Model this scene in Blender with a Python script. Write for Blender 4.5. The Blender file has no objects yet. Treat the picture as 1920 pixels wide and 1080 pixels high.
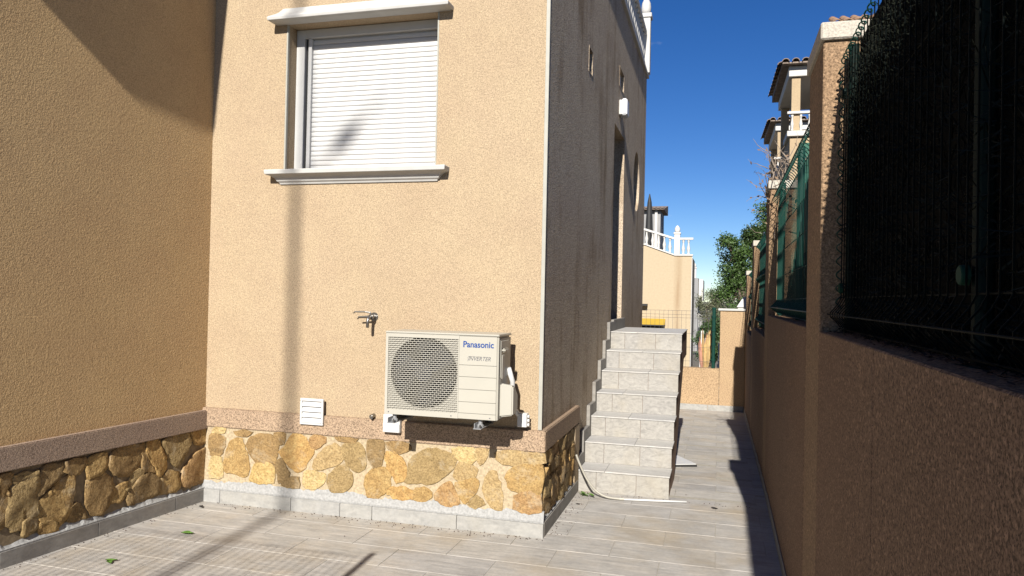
import bpy, bmesh, math, random
from mathutils import Vector, Matrix, Euler
random.seed(7)
S = bpy.context.scene
COL = S.collection

# ------------------------------------------------------------------ camera
CAM_H = 1.62
F_PX, YAW, PITCH, ROLL = 1393.6, 0.2708, 0.01133, 0.0213
def camera_axes():
    cy, sy, cp, sp = math.cos(YAW), math.sin(YAW), math.cos(PITCH), math.sin(PITCH)
    fwd = Vector((-sy*cp, cy*cp, sp)); right = Vector((cy, sy, 0)); up = right.cross(fwd)
    cr, sr = math.cos(ROLL), math.sin(ROLL)
    return right*cr + up*sr, up*cr - right*sr, fwd
cd = bpy.data.cameras.new('camera'); cam = bpy.data.objects.new('camera', cd); COL.objects.link(cam)
_r, _u, _f = camera_axes()
m = Matrix(((_r.x, _u.x, -_f.x, 0), (_r.y, _u.y, -_f.y, 0), (_r.z, _u.z, -_f.z, CAM_H), (0, 0, 0, 1)))
cam.matrix_world = m
cd.sensor_width = 36; cd.lens = F_PX/1920*36; cd.clip_start = .05; cd.clip_end = 3000
S.camera = cam

# ------------------------------------------------------------------ light
SUN_DIR = Vector((0.055, -1, 0.62)).normalized()          # towards the sun
EL = math.asin(SUN_DIR.z); AZ = math.atan2(SUN_DIR.x, SUN_DIR.y)
world = bpy.data.worlds.new('World'); S.world = world; world.use_nodes = True
wn = world.node_tree; wn.nodes.clear()
sky = wn.nodes.new('ShaderNodeTexSky'); sky.sky_type = 'NISHITA'; sky.sun_disc = False
sky.sun_elevation = EL; sky.sun_rotation = AZ; sky.altitude = 2500; sky.air_density = 1.0; sky.dust_density = 0; sky.ozone_density = 3.0
tc = wn.nodes.new('ShaderNodeTexCoord')
mp = wn.nodes.new('ShaderNodeMapping'); mp.inputs['Scale'].default_value = (5, 5, 14)
nz = wn.nodes.new('ShaderNodeTexNoise'); nz.inputs['Scale'].default_value = 2.2; nz.inputs['Detail'].default_value = 6; nz.inputs['Roughness'].default_value = .6
rp = wn.nodes.new('ShaderNodeValToRGB'); rp.color_ramp.elements[0].position = .66; rp.color_ramp.elements[1].position = .9
rp.color_ramp.elements[1].color = (.35, .35, .35, 1)
mx = wn.nodes.new('ShaderNodeMix'); mx.data_type = 'RGBA'
bgn = wn.nodes.new('ShaderNodeBackground'); bgn.inputs['Strength'].default_value = .05
out = wn.nodes.new('ShaderNodeOutputWorld')
L = wn.links.new
L(tc.outputs['Generated'], mp.inputs['Vector']); L(mp.outputs[0], nz.inputs['Vector']); L(nz.outputs['Fac'], rp.inputs['Fac'])
L(rp.outputs['Color'], mx.inputs[0]); L(sky.outputs[0], mx.inputs[6]); mx.inputs[7].default_value = (9, 9.4, 10, 1)
hs = wn.nodes.new('ShaderNodeHueSaturation'); hs.inputs['Saturation'].default_value = 1.3; hs.inputs['Hue'].default_value = .512; L(mx.outputs[2], hs.inputs['Color']); L(hs.outputs[0], bgn.inputs['Color']); L(bgn.outputs[0], out.inputs['Surface'])
sl = bpy.data.lights.new('sun', 'SUN'); sl.energy = 4.8; sl.angle = math.radians(.53); sl.color = (1, .945, .86)
sun = bpy.data.objects.new('sun', sl); COL.objects.link(sun)
sun.rotation_euler = (-SUN_DIR).to_track_quat('-Z', 'Y').to_euler(); sun.location = (3, -20, 14)
S.view_settings.view_transform = 'Standard'; S.view_settings.look = 'None'
S.view_settings.exposure = 1.0; S.view_settings.gamma = 1; S.view_settings.use_curve_mapping = False

# ------------------------------------------------------------------ helpers
WL = {}                                                   # world position of every object's origin
def link(o, wl=(0, 0, 0), parent=None):
    COL.objects.link(o); WL[o.name] = Vector(wl)
    if parent is not None:
        o.parent = parent; o.location = Vector(wl) - WL[parent.name]
    else:
        o.location = wl
    return o
def tag(o, label, cat, group=None):
    o['label'] = label; o['category'] = cat
    if group: o['group'] = group
    return o
def thing(name, loc, label, cat, group=None):
    o = bpy.data.objects.new(name, None); o.empty_display_size = .1
    link(o, loc); return tag(o, label, cat, group)
class MB:
    def __init__(s): s.v = []; s.f = []
    def pts(s, ps):
        n = len(s.v); s.v += [tuple(p) for p in ps]; return list(range(n, n+len(ps)))
    def face(s, ps): s.f.append(s.pts(ps))
    def box(s, x0, x1, y0, y1, z0, z1):
        i = s.pts([(x0,y0,z0),(x1,y0,z0),(x1,y1,z0),(x0,y1,z0),(x0,y0,z1),(x1,y0,z1),(x1,y1,z1),(x0,y1,z1)])
        for q in ((0,3,2,1),(4,5,6,7),(0,1,5,4),(1,2,6,5),(2,3,7,6),(3,0,4,7)): s.f.append([i[k] for k in q])
        return s
    def hexa(s, b, t):                                    # bottom and top quads
        i = s.pts(list(b)+list(t)); n = len(b)
        s.f.append([i[k] for k in reversed(range(n))]); s.f.append([i[n+k] for k in range(n)])
        for k in range(n): s.f.append([i[k], i[(k+1)%n], i[n+(k+1)%n], i[n+k]])
        return s
    def prism(s, poly, vec):
        vec = Vector(vec); return s.hexa([Vector(p) for p in poly], [Vector(p)+vec for p in poly])
    def tube(s, path, r, n=6, caps=True):
        path = [Vector(p) for p in path]; rr = r if isinstance(r, (list, tuple)) else [r]*len(path)
        rings = []; prev = None
        for k, p in enumerate(path):
            t = (path[min(k+1, len(path)-1)]-path[max(k-1, 0)]).normalized()
            a = prev if prev is not None else (Vector((0,0,1)) if abs(t.z) < .9 else Vector((1,0,0)))
            u = (a - t*a.dot(t)); u = u.normalized() if u.length > 1e-6 else t.orthogonal().normalized()
            w = t.cross(u); prev = u
            rings.append(s.pts([p+(u*math.cos(2*math.pi*j/n)+w*math.sin(2*math.pi*j/n))*rr[k] for j in range(n)]))
        for a, b in zip(rings, rings[1:]):
            for j in range(n): s.f.append([a[j], a[(j+1)%n], b[(j+1)%n], b[j]])
        if caps: s.f.append(list(reversed(rings[0]))); s.f.append(rings[-1])
        return s
    def lathe(s, c, prof, n=12):
        c = Vector(c); rings = []
        for r, z in prof: rings.append(s.pts([c+Vector((r*math.cos(2*math.pi*j/n), r*math.sin(2*math.pi*j/n), z)) for j in range(n)]))
        for a, b in zip(rings, rings[1:]):
            for j in range(n): s.f.append([a[j], a[(j+1)%n], b[(j+1)%n], b[j]])
        s.f.append(list(reversed(rings[0]))); s.f.append(rings[-1]); return s
    def loft(s, levels, xl, xr, yw):                      # moulding with returned ends: (z, projection)
        prev = None
        for z, p in levels:
            r = s.pts([(xl-p, yw, z), (xl-p, yw-p, z), (xr+p, yw-p, z), (xr+p, yw, z)])
            if prev:
                for j in range(4): s.f.append([prev[j], prev[(j+1)%4], r[(j+1)%4], r[j]])
            else: s.f.append(list(reversed(r)))
            prev = r
        s.f.append(prev); return s
    def mesh(s, name, mat, bevel=0, smooth=False, seg=1):
        me = bpy.data.meshes.new(name); me.from_pydata(s.v, [], s.f)
        bm = bmesh.new(); bm.from_mesh(me); bmesh.ops.recalc_face_normals(bm, faces=bm.faces)
        if bevel:
            es = [e for e in bm.edges if len(e.link_faces) == 2 and e.calc_face_angle(0) > .5]
            bmesh.ops.bevel(bm, geom=es, offset=bevel, segments=seg, affect='EDGES', clamp_overlap=True)
        bm.to_mesh(me); bm.free(); me.materials.append(mat)
        if smooth: me.shade_smooth()
        return me
    def build(s, name, mat, parent=None, bevel=0, smooth=False, seg=1):
        o = bpy.data.objects.new(name, s.mesh(name, mat, bevel, smooth, seg))
        return link(o, (0, 0, 0), parent)
def inst(name, me, loc, parent=None, rot=None, scale=None):
    o = bpy.data.objects.new(name, me); link(o, loc, parent)
    if rot: o.rotation_euler = rot
    if scale: o.scale = scale
    return o
def structure(o): o['kind'] = 'structure'; return o
def stuff(o): o['kind'] = 'stuff'; return o

# ------------------------------------------------------------------ materials
class N:
    def __init__(s, name, rough=.8, spec=.3):
        s.m = bpy.data.materials.new(name); s.m.use_nodes = True; s.t = s.m.node_tree; s.t.nodes.clear()
        s.b = s.t.nodes.new('ShaderNodeBsdfPrincipled'); s.o = s.t.nodes.new('ShaderNodeOutputMaterial')
        s.t.links.new(s.b.outputs[0], s.o.inputs[0]); s.b.inputs['Roughness'].default_value = rough
        s.b.inputs['Specular IOR Level'].default_value = spec; s.co = None
    def coord(s, rnd=False):
        if s.co: return s.co
        c = s.t.nodes.new('ShaderNodeTexCoord').outputs['Object']
        if rnd:
            oi = s.t.nodes.new('ShaderNodeObjectInfo'); ml = s.t.nodes.new('ShaderNodeVectorMath'); ml.operation = 'SCALE'
            cx = s.t.nodes.new('ShaderNodeCombineXYZ'); 
            for k in range(3): s.t.links.new(oi.outputs['Random'], cx.inputs[k])
            ml.inputs['Scale'].default_value = 37.0; s.t.links.new(cx.outputs[0], ml.inputs[0])
            ad = s.t.nodes.new('ShaderNodeVectorMath'); s.t.links.new(c, ad.inputs[0]); s.t.links.new(ml.outputs[0], ad.inputs[1]); c = ad.outputs[0]
            s.rand = oi.outputs['Random']
        s.co = c; return c
    def noise(s, scale, detail=2, rough=.5, stretch=None, rot=None, dist=0):
        n = s.t.nodes.new('ShaderNodeTexNoise'); n.inputs['Scale'].default_value = scale; n.inputs['Detail'].default_value = detail
        n.inputs['Roughness'].default_value = rough; n.inputs['Distortion'].default_value = dist
        c = s.coord()
        if stretch or rot:
            m = s.t.nodes.new('ShaderNodeMapping'); m.inputs['Scale'].default_value = stretch or (1, 1, 1)
            if rot: m.inputs['Rotation'].default_value = rot
            s.t.links.new(c, m.inputs[0]); c = m.outputs[0]
        s.t.links.new(c, n.inputs['Vector']); return n.outputs['Fac']
    def pos_noise(s, scale, detail=3, rough=.6):
        gp = s.t.nodes.new('ShaderNodeNewGeometry').outputs['Position']; n = s.t.nodes.new('ShaderNodeTexNoise')
        n.inputs['Scale'].default_value = scale; n.inputs['Detail'].default_value = detail; n.inputs['Roughness'].default_value = rough
        s.t.links.new(gp, n.inputs['Vector']); return n.outputs['Fac']
    def ramp(s, fac, stops, smooth=False):
        r = s.t.nodes.new('ShaderNodeValToRGB'); e = r.color_ramp.elements
        while len(e) < len(stops): e.new(.5)
        for el, (p, c) in zip(e, stops):
            el.position = p; el.color = (*c, 1) if isinstance(c, tuple) else (c, c, c, 1)
        s.t.links.new(fac, r.inputs[0]); return r.outputs[0]
    def mix(s, fac, a, b, mode='MIX'):
        x = s.t.nodes.new('ShaderNodeMix'); x.data_type = 'RGBA'; x.blend_type = mode
        for i, v in ((0, fac), (6, a), (7, b)):
            if isinstance(v, tuple): x.inputs[i].default_value = (*v, 1)
            elif isinstance(v, (int, float)): x.inputs[i].default_value = v
            else: s.t.links.new(v, x.inputs[i])
        return x.outputs[2]
    def color(s, v):
        if isinstance(v, tuple): s.b.inputs['Base Color'].default_value = (*v, 1)
        else: s.t.links.new(v, s.b.inputs['Base Color'])
        return s
    def bump(s, h, strength=.5, dist=.01, chain=None):
        b = s.t.nodes.new('ShaderNodeBump'); b.inputs['Strength'].default_value = strength; b.inputs['Distance'].default_value = dist
        s.t.links.new(h, b.inputs['Height'])
        if chain: s.t.links.new(chain, b.inputs['Normal'])
        s.t.links.new(b.outputs[0], s.b.inputs['Normal']); return b.outputs[0]
def plain(name, col, rough=.6, var=.12, scale=30, spec=.3, metal=0, bump=.1):
    n = N(name, rough, spec); f = n.noise(scale, 3)
    n.color(n.ramp(f, [(.25, tuple(c*(1-var) for c in col)), (.75, tuple(min(1, c*(1+var)) for c in col))]))
    n.b.inputs['Metallic'].default_value = metal
    if bump: n.bump(f, bump, .003)
    return n.m
def stucco(name, col, grain=105, contrast=.3, bump=.55, dirt=None, specks=0, relief=.006):
    n = N(name, .92, .15)
    g = n.noise(grain, 2, .6)
    dark = tuple(c*(1-contrast) for c in col); lite = tuple(min(1, c*(1+contrast*.7)) for c in col)
    c = n.ramp(g, [(.34, dark), (.5, col), (.68, lite)])
    if specks:
        v = n.noise(grain*.62, 1, .4); w = n.noise(grain*1.7, 1, .4)
        c = n.mix(n.ramp(v, [(.60, 0.0), (.66, specks)]), c, tuple(min(1, k*1.75) for k in col)); c = n.mix(n.ramp(w, [(.60, 0.0), (.68, specks)]), c, tuple(k*.3 for k in col))
    big = n.noise(1.1, 5, .65)
    c = n.mix(.5, c, n.ramp(big, [(.3, (.88, .84, .79)), (.7, (1.03, 1.02, 1.0))]), 'MULTIPLY')
    c = n.mix(.5, c, n.ramp(n.noise(3.6, 4, .6), [(.35, (.93, .90, .90)), (.65, (1.03, 1.03, 1.0))]), 'MULTIPLY')
    if dirt:
        st = n.noise(1.0, 6, .62, stretch=(4, 3.2, .45), dist=.4); st2 = n.noise(.9, 5, .65)
        st3 = n.noise(1, 4, .6, stretch=(12, 10, .9))
        f = n.mix(.8, st, st2, 'ADD'); f = n.mix(.2, f, st3, 'ADD')
        c = n.mix(n.ramp(f, [(.78, 1.0), (1.2, .05)]), c, n.mix(1.0, c, dirt, 'MULTIPLY'))
    n.color(c); g2 = n.noise(grain*.45, 3, .65)
    b1 = n.bump(g2, bump*.7, relief*1.6); n.bump(g, bump, relief, b1)
    return n.m
def stone_mat(name, cols, bump=.9, dist=.02, smear=(.36, .30, .21)):
    n = N(name, .88, .2); n.coord(True)
    a = n.noise(11, 6, .7, dist=.9); b = n.noise(75, 4, .7); d = n.noise(24, 5, .68); e = n.noise(5, 4, .7, dist=.5)
    c = n.ramp(a, [(.30, cols[0]), (.47, cols[1]), (.64, cols[2])])
    c = n.mix(.85, c, n.ramp(b, [(.32, (.56, .50, .42)), (.5, (1, .98, .94)), (.66, (1.3, 1.26, 1.18))]), 'MULTIPLY')
    c = n.mix(n.ramp(e, [(.55, 0.0), (.68, .55)]), c, smear)
    n.color(c); h = n.bump(d, bump, dist); n.bump(b, bump*.6, .006, h); return n.m

FRONT=[
 ('b',[(-3.736, 0.498), (-3.717, 0.51), (-3.66, 0.497), (-3.613, 0.483), (-3.631, 0.428), (-3.641, 0.379), (-3.68, 0.349), (-3.728, 0.356), (-3.742, 0.413)]),
 ('g',[(-3.53, 0.486), (-3.491, 0.495), (-3.464, 0.491), (-3.446, 0.428), (-3.413, 0.357), (-3.404, 0.29), (-3.41, 0.229), (-3.479, 0.22), (-3.519, 0.24), (-3.601, 0.234), (-3.611, 0.294), (-3.586, 0.397), (-3.572, 0.446)]),
 ('b',[(-3.364, 0.521), (-3.265, 0.536), (-3.204, 0.536), (-3.172, 0.505), (-3.149, 0.487), (-3.159, 0.43), (-3.183, 0.338), (-3.274, 0.338), (-3.336, 0.339), (-3.375, 0.386), (-3.416, 0.444), (-3.394, 0.492)]),
 ('o',[(-3.081, 0.469), (-3.045, 0.537), (-3.001, 0.567), (-2.956, 0.55), (-2.903, 0.501), (-2.858, 0.459), (-2.864, 0.432), (-2.942, 0.308), (-2.986, 0.291), (-3.032, 0.321), (-3.078, 0.37), (-3.14, 0.424)]),
 ('c',[(-3.727, 0.339), (-3.64, 0.332), (-3.634, 0.265), (-3.636, 0.197), (-3.739, 0.188), (-3.741, 0.27)]),
 ('l',[(-3.342, 0.302), (-3.289, 0.326), (-3.213, 0.326), (-3.185, 0.288), (-3.182, 0.189), (-3.27, 0.181), (-3.385, 0.185), (-3.378, 0.225)]),
 ('d',[(-3.123, 0.373), (-3.1, 0.348), (-3.084, 0.297), (-3.049, 0.273), (-3.096, 0.216), (-3.133, 0.193), (-3.15, 0.265), (-3.186, 0.301)]),
 ('r',[(-2.882, 0.536), (-2.817, 0.563), (-2.765, 0.547), (-2.771, 0.511), (-2.843, 0.47), (-2.874, 0.497)]),
 ('p',[(-2.742, 0.481), (-2.684, 0.511), (-2.64, 0.469), (-2.617, 0.406), (-2.652, 0.377), (-2.745, 0.338), (-2.81, 0.316), (-2.847, 0.342), (-2.834, 0.389)]),
 ('n',[(-2.598, 0.511), (-2.527, 0.529), (-2.47, 0.525), (-2.451, 0.477), (-2.436, 0.414), (-2.438, 0.363), (-2.494, 0.329), (-2.537, 0.348), (-2.581, 0.396), (-2.619, 0.477)]),
 ('c',[(-2.912, 0.298), (-2.831, 0.291), (-2.751, 0.285), (-2.771, 0.218), (-2.843, 0.186), (-2.916, 0.179), (-2.922, 0.238)]),
 ('n',[(-2.708, 0.295), (-2.637, 0.346), (-2.58, 0.358), (-2.535, 0.278), (-2.555, 0.218), (-2.618, 0.174), (-2.704, 0.172), (-2.72, 0.236)]),
 ('c',[(-3.718, 0.557), (-3.607, 0.558), (-3.622, 0.53), (-3.717, 0.527)]),
 ('b',[(-3.528, 0.55), (-3.373, 0.557), (-3.411, 0.531), (-3.512, 0.524)]),
 ('b',[(-3.174, 0.558), (-3.098, 0.56), (-3.104, 0.493), (-3.142, 0.484), (-3.173, 0.528)]),
 ('d',[(-3.082, 0.224), (-2.978, 0.246), (-2.972, 0.174), (-3.11, 0.175)]),
 ('b',[(-2.679, 0.563), (-2.493, 0.57), (-2.542, 0.538), (-2.642, 0.537)]),
 ('d',[(-2.414, 0.554), (-2.3, 0.57), (-2.294, 0.482), (-2.308, 0.399), (-2.376, 0.367), (-2.403, 0.466)]),
 ('g',[(-2.415, 0.308), (-2.351, 0.354), (-2.278, 0.368), (-2.233, 0.324), (-2.243, 0.256), (-2.282, 0.194), (-2.346, 0.158), (-2.403, 0.16), (-2.426, 0.24)]),
 ('b',[(-2.271, 0.554), (-2.091, 0.559), (-2.094, 0.508), (-2.185, 0.494), (-2.242, 0.511)]),
 ('o',[(-2.265, 0.476), (-2.217, 0.495), (-2.176, 0.461), (-2.127, 0.413), (-2.114, 0.37), (-2.14, 0.287), (-2.188, 0.283), (-2.23, 0.361), (-2.268, 0.424)]),
 ('n',[(-2.065, 0.455), (-1.995, 0.504), (-1.925, 0.524), (-1.816, 0.518), (-1.738, 0.488), (-1.767, 0.414), (-1.828, 0.358), (-1.888, 0.309), (-2.005, 0.292), (-2.116, 0.282), (-2.102, 0.364), (-2.08, 0.425)]),
 ('o',[(-2.243, 0.227), (-2.179, 0.24), (-2.059, 0.229), (-2.054, 0.178), (-2.177, 0.166), (-2.25, 0.189)]),
 ('g',[(-2.043, 0.237), (-1.965, 0.252), (-1.925, 0.219), (-1.932, 0.175), (-2.042, 0.172)]),
 ('r',[(-1.886, 0.222), (-1.818, 0.294), (-1.78, 0.308), (-1.74, 0.243), (-1.708, 0.167), (-1.807, 0.161), (-1.885, 0.186)]),
 ('p',[(-1.707, 0.458), (-1.615, 0.433), (-1.585, 0.407), (-1.629, 0.353), (-1.689, 0.327), (-1.751, 0.357)]),
 ('g',[(-1.734, 0.315), (-1.673, 0.317), (-1.614, 0.355), (-1.575, 0.336), (-1.582, 0.293), (-1.633, 0.224), (-1.67, 0.178), (-1.71, 0.239)]),
 ('n',[(-1.632, 0.174), (-1.596, 0.228), (-1.55, 0.217), (-1.542, 0.19), (-1.594, 0.163)]),
 ('p',[(-1.487, 0.408), (-1.45, 0.404), (-1.426, 0.328), (-1.405, 0.231), (-1.407, 0.167), (-1.474, 0.175), (-1.521, 0.256), (-1.533, 0.29), (-1.516, 0.349)]),
 ('g',[(-1.354, 0.433), (-1.296, 0.463), (-1.13, 0.483), (-1.121, 0.411), (-1.141, 0.298), (-1.256, 0.294), (-1.337, 0.308), (-1.368, 0.376)]),
 ('r',[(-1.306, 0.254), (-1.249, 0.288), (-1.14, 0.291), (-1.131, 0.173), (-1.21, 0.158), (-1.312, 0.176)]),
 ('p',[(-1.453, 0.539), (-1.365, 0.567), (-1.11, 0.558), (-1.116, 0.495), (-1.297, 0.473), (-1.399, 0.472)]),
 ('c',[(-1.771, 0.55), (-1.618, 0.558), (-1.587, 0.5), (-1.631, 0.468), (-1.715, 0.475)]),
 ('p',[(-1.588, 0.55), (-1.498, 0.557), (-1.52, 0.527), (-1.541, 0.475), (-1.563, 0.459), (-1.579, 0.508)]),
]
LEFT=[
 ('b',[(-1.581, 0.522), (-1.534, 0.518), (-1.552, 0.443), (-1.558, 0.405), (-1.572, 0.239), (-1.624, 0.227), (-1.632, 0.527)]),
 ('n',[(-1.539, 0.447), (-1.459, 0.455), (-1.375, 0.471), (-1.379, 0.362), (-1.385, 0.303), (-1.376, 0.253), (-1.453, 0.253), (-1.465, 0.196), (-1.525, 0.2), (-1.56, 0.255), (-1.55, 0.377)]),
 ('n',[(-1.528, 0.51), (-1.384, 0.513), (-1.376, 0.484), (-1.506, 0.459)]),
 ('d',[(-1.355, 0.521), (-1.208, 0.526), (-1.214, 0.471), (-1.301, 0.406), (-1.365, 0.366)]),
 ('g',[(-1.371, 0.32), (-1.3, 0.357), (-1.242, 0.414), (-1.152, 0.436), (-1.141, 0.348), (-1.161, 0.239), (-1.19, 0.176), (-1.249, 0.128), (-1.28, 0.179), (-1.331, 0.193), (-1.361, 0.242)]),
 ('b',[(-1.201, 0.528), (-1.059, 0.525), (-1.062, 0.475), (-1.136, 0.44), (-1.199, 0.475)]),
 ('g',[(-1.039, 0.521), (-0.915, 0.535), (-0.899, 0.449), (-0.924, 0.417), (-1.039, 0.394)]),
 ('b',[(-1.043, 0.376), (-0.923, 0.391), (-0.852, 0.334), (-0.851, 0.273), (-0.883, 0.198), (-0.924, 0.141), (-1.007, 0.156), (-1.038, 0.237)]),
 ('d',[(-1.111, 0.248), (-1.083, 0.233), (-1.04, 0.142), (-1.096, 0.15), (-1.166, 0.155), (-1.161, 0.217)]),
 ('g',[(-0.842, 0.271), (-0.781, 0.295), (-0.736, 0.3), (-0.752, 0.227), (-0.777, 0.187), (-0.874, 0.196)]),
 ('n',[(-1.452, 0.232), (-1.383, 0.248), (-1.374, 0.184), (-1.429, 0.145), (-1.463, 0.142)]),
 ('g',[(-1.353, 0.192), (-1.258, 0.173), (-1.249, 0.121), (-1.351, 0.13)]),
 ('b',[(-0.871, 0.511), (-0.803, 0.538), (-0.636, 0.535), (-0.616, 0.421), (-0.663, 0.376), (-0.727, 0.349), (-0.844, 0.381), (-0.876, 0.446)]),
 ('o',[(-0.578, 0.538), (-0.475, 0.541), (-0.465, 0.483), (-0.4, 0.386), (-0.398, 0.321), (-0.467, 0.279), (-0.495, 0.355), (-0.54, 0.42), (-0.576, 0.475)]),
 ('n',[(-0.458, 0.531), (-0.202, 0.539), (-0.18, 0.469), (-0.262, 0.351), (-0.307, 0.317), (-0.383, 0.418)]),
 ('o',[(-0.173, 0.549), (0.026, 0.547), (0.019, 0.441), (-0.122, 0.451)]),
 ('r',[(-0.231, 0.287), (-0.148, 0.359), (-0.02, 0.395), (0.012, 0.343), (0.019, 0.143), (-0.111, 0.15), (-0.227, 0.146), (-0.248, 0.217)]),
 ('g',[(-0.44, 0.259), (-0.379, 0.289), (-0.296, 0.271), (-0.274, 0.157), (-0.356, 0.147), (-0.427, 0.15)]),
 ('d',[(-0.73, 0.215), (-0.66, 0.266), (-0.62, 0.305), (-0.511, 0.324), (-0.45, 0.289), (-0.454, 0.163), (-0.598, 0.142), (-0.72, 0.145)]),
 ('n',[(-0.686, 0.34), (-0.647, 0.366), (-0.604, 0.336), (-0.62, 0.299), (-0.668, 0.275), (-0.723, 0.24), (-0.74, 0.264)]),
 ('b',[(-0.623, 0.532), (-0.582, 0.532), (-0.548, 0.408), (-0.494, 0.327), (-0.605, 0.35), (-0.608, 0.447)]),
]
WALL_C = (.335, .263, .179)
m_stucco = stucco('sand_stucco', WALL_C, grain=140, contrast=.30, bump=.3, specks=.25)
m_stucco_side = stucco('weathered_stucco', (.44, .365, .28), dirt=(.62, .56, .48), grain=110, contrast=.45, bump=1.0, relief=.009)
m_stucco_left = stucco('ochre_stucco', (.42, .295, .158), contrast=.28, grain=130, bump=.55)
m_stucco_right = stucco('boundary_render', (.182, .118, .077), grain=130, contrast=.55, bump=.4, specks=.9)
m_cap = stucco('granular_white_cap', (.40, .375, .325), grain=120, contrast=.22, bump=.4)
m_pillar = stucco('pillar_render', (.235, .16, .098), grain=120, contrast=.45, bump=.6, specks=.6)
m_band = stucco('granite_chip_band', (.29, .215, .152), grain=130, contrast=.55, bump=.5)
m_band_left = stucco('granite_chip_band_worn', (.27, .205, .16), grain=150, contrast=.5, bump=.4)
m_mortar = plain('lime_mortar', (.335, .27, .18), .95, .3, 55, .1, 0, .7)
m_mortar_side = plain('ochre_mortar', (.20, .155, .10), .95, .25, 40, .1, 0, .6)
m_cement = plain('cement_fillet', (.27, .27, .265), .95, .22, 60, .1, 0, .6)
m_white = plain('white_moulding', (.40, .395, .38), .7, .06, 12, .2, 0, .06)
m_pvc = plain('white_pvc', (.46, .46, .455), .4, .02, 8, .35, 0, 0)
m_frame = plain('window_frame_grey', (.44, .44, .43), .4, .03, 8, .4, 0, 0)
m_bead = plain('corner_bead', (.30, .295, .26), .5, .06, 20, .3, 0, .05)
m_dark = plain('dark_void', (.012, .011, .010), .9, .1, 5, .1, 0, 0)
m_door = plain('brown_door', (.05, .035, .025), .5, .2, 6, .3, 0, 0)
m_black = plain('black_rubber', (.02, .02, .02), .6, .1, 20, .3, 0, 0)
m_steel = plain('galvanised_steel', (.26, .265, .27), .4, .1, 40, .5, .25, .05)
m_chrome = plain('dull_chrome', (.236, .229, .217), .3, .15, 60, .5, .9, .05)
m_ac = plain('cream_enamel', (.345, .33, .285), .35, .03, 6, .45, 0, 0)
m_ac_side = plain('cream_enamel_shell', (.32, .305, .265), .4, .04, 6, .4, 0, 0)
m_blue = plain('blue_print', (.008, .045, .19), .4, .03, 5, .3, 0, 0)
m_grey_print = plain('grey_print', (.10, .10, .11), .4, .03, 5, .3, 0, 0)
m_wire_green = plain('green_wire', (.004, .034, .025), .55, .15, 30, .2, 0, 0)
m_post_dark = plain('dark_green_post', (.0018, .009, .007), .7, .15, 30, .15, 0, 0)
m_wire_dark = plain('dark_coated_wire', (.0012, .003, .0026), .7, .15, 30, .06, 0, 0)
m_wire_grey = plain('anthracite_wire', (.06, .065, .07), .5, .15, 30, .35, 0, 0)
m_hedge_core = plain('shade_cloth', (.003, .0035, .003), .95, .3, 40, .05, 0, .4)
m_hedge_leaf = plain('hedge_needle', (.011, .013, .0085), .8, .8, 15, .15, 0, 0)
m_litter = plain('dry_litter', (.055, .035, .028), .9, .6, 9, .1, 0, .2)
m_soil = plain('garden_soil', (.056, .040, .028), .95, .3, 12, .1, 0, .5)
m_ground = plain('street_ground', (.136, .124, .105), .95, .2, 2, .1, 0, .3)
m_roof_tile = plain('terracotta_tile', (.248, .155, .099), .85, .35, 7, .15, 0, .3)
m_roof_tile_old = plain('weathered_roof_tile', (.186, .149, .124), .9, .4, 7, .1, 0, .3)
m_cream = stucco('cream_render', (.347, .273, .180), grain=30, contrast=.08, bump=.2)
m_white_wall = plain('white_paint', (.471, .459, .434), .75, .05, 5, .2, 0, .05)
m_grey_wall = plain('grey_render', (.223, .223, .223), .9, .12, 1.5, .1, 0, .1)
m_yellow = plain('yellow_awning_cloth', (.36, .24, .035), .8, .06, 5, .1, 0, 0)
m_lamp = plain('opal_lamp', (.484, .490, .508), .35, .02, 5, .4, 0, 0)
m_hose = plain('grey_white_hose', (.29, .275, .235), .5, .08, 30, .3, 0, 0)

def slate(name, cols, streak=(2.2, 16, 16), rough=.62, bump=.35, spots=True, warm=.35, stain=False, dist=.5):
    n = N(name, rough, .3); n.coord(True)
    a = n.noise(2.2, 5, .65, stretch=streak, dist=dist); b = n.noise(42, 3, .6); w = n.noise(2.6, 3, .55)
    c = n.ramp(a, [(.28, cols[0]), (.5, cols[1]), (.72, cols[2])])
    c = n.mix(n.ramp(w, [(.52, 0.0), (.72, warm)]), c, cols[3])
    c = n.mix(.5, c, n.ramp(n.rand, [(0, (.88, .88, .90)), (.5, (1, .99, .97)), (1, (.95, .93, .89))]), 'MULTIPLY')
    c = n.mix(.4, c, n.ramp(b, [(.3, (.74, .74, .73)), (.65, (1.08, 1.08, 1.06))]), 'MULTIPLY')
    if stain:
        c = n.mix(n.ramp(n.pos_noise(1.3, 5), [(.50, 0.0), (.70, .55)]), c, (.30, .235, .145))
        c = n.mix(.6, c, n.ramp(n.pos_noise(3.5, 6, .7), [(.32, (.72, .71, .70)), (.6, (1.04, 1.03, 1.02))]), 'MULTIPLY')
    n.color(c); h = n.bump(a, bump, .006); n.bump(b, bump*.6, .003, h); return n.m
m_tile = slate('slate_floor_tile', ((.269, .261, .249), (.349, .336, .318), (.427, .406, .379), (.393, .338, .267)), stain=True)
m_grout = plain('pale_grout', (.31, .29, .25), .95, .15, 30, .1, 0, .2)
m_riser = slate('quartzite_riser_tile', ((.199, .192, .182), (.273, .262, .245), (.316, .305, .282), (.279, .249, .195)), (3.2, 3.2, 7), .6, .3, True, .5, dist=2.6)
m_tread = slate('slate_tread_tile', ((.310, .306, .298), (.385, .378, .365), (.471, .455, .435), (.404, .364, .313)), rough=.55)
m_skirt = slate('pale_skirting_tile', ((.224, .222, .215), (.270, .267, .257), (.313, .307, .292), (.268, .247, .205)), (4, 4, 9))
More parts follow.
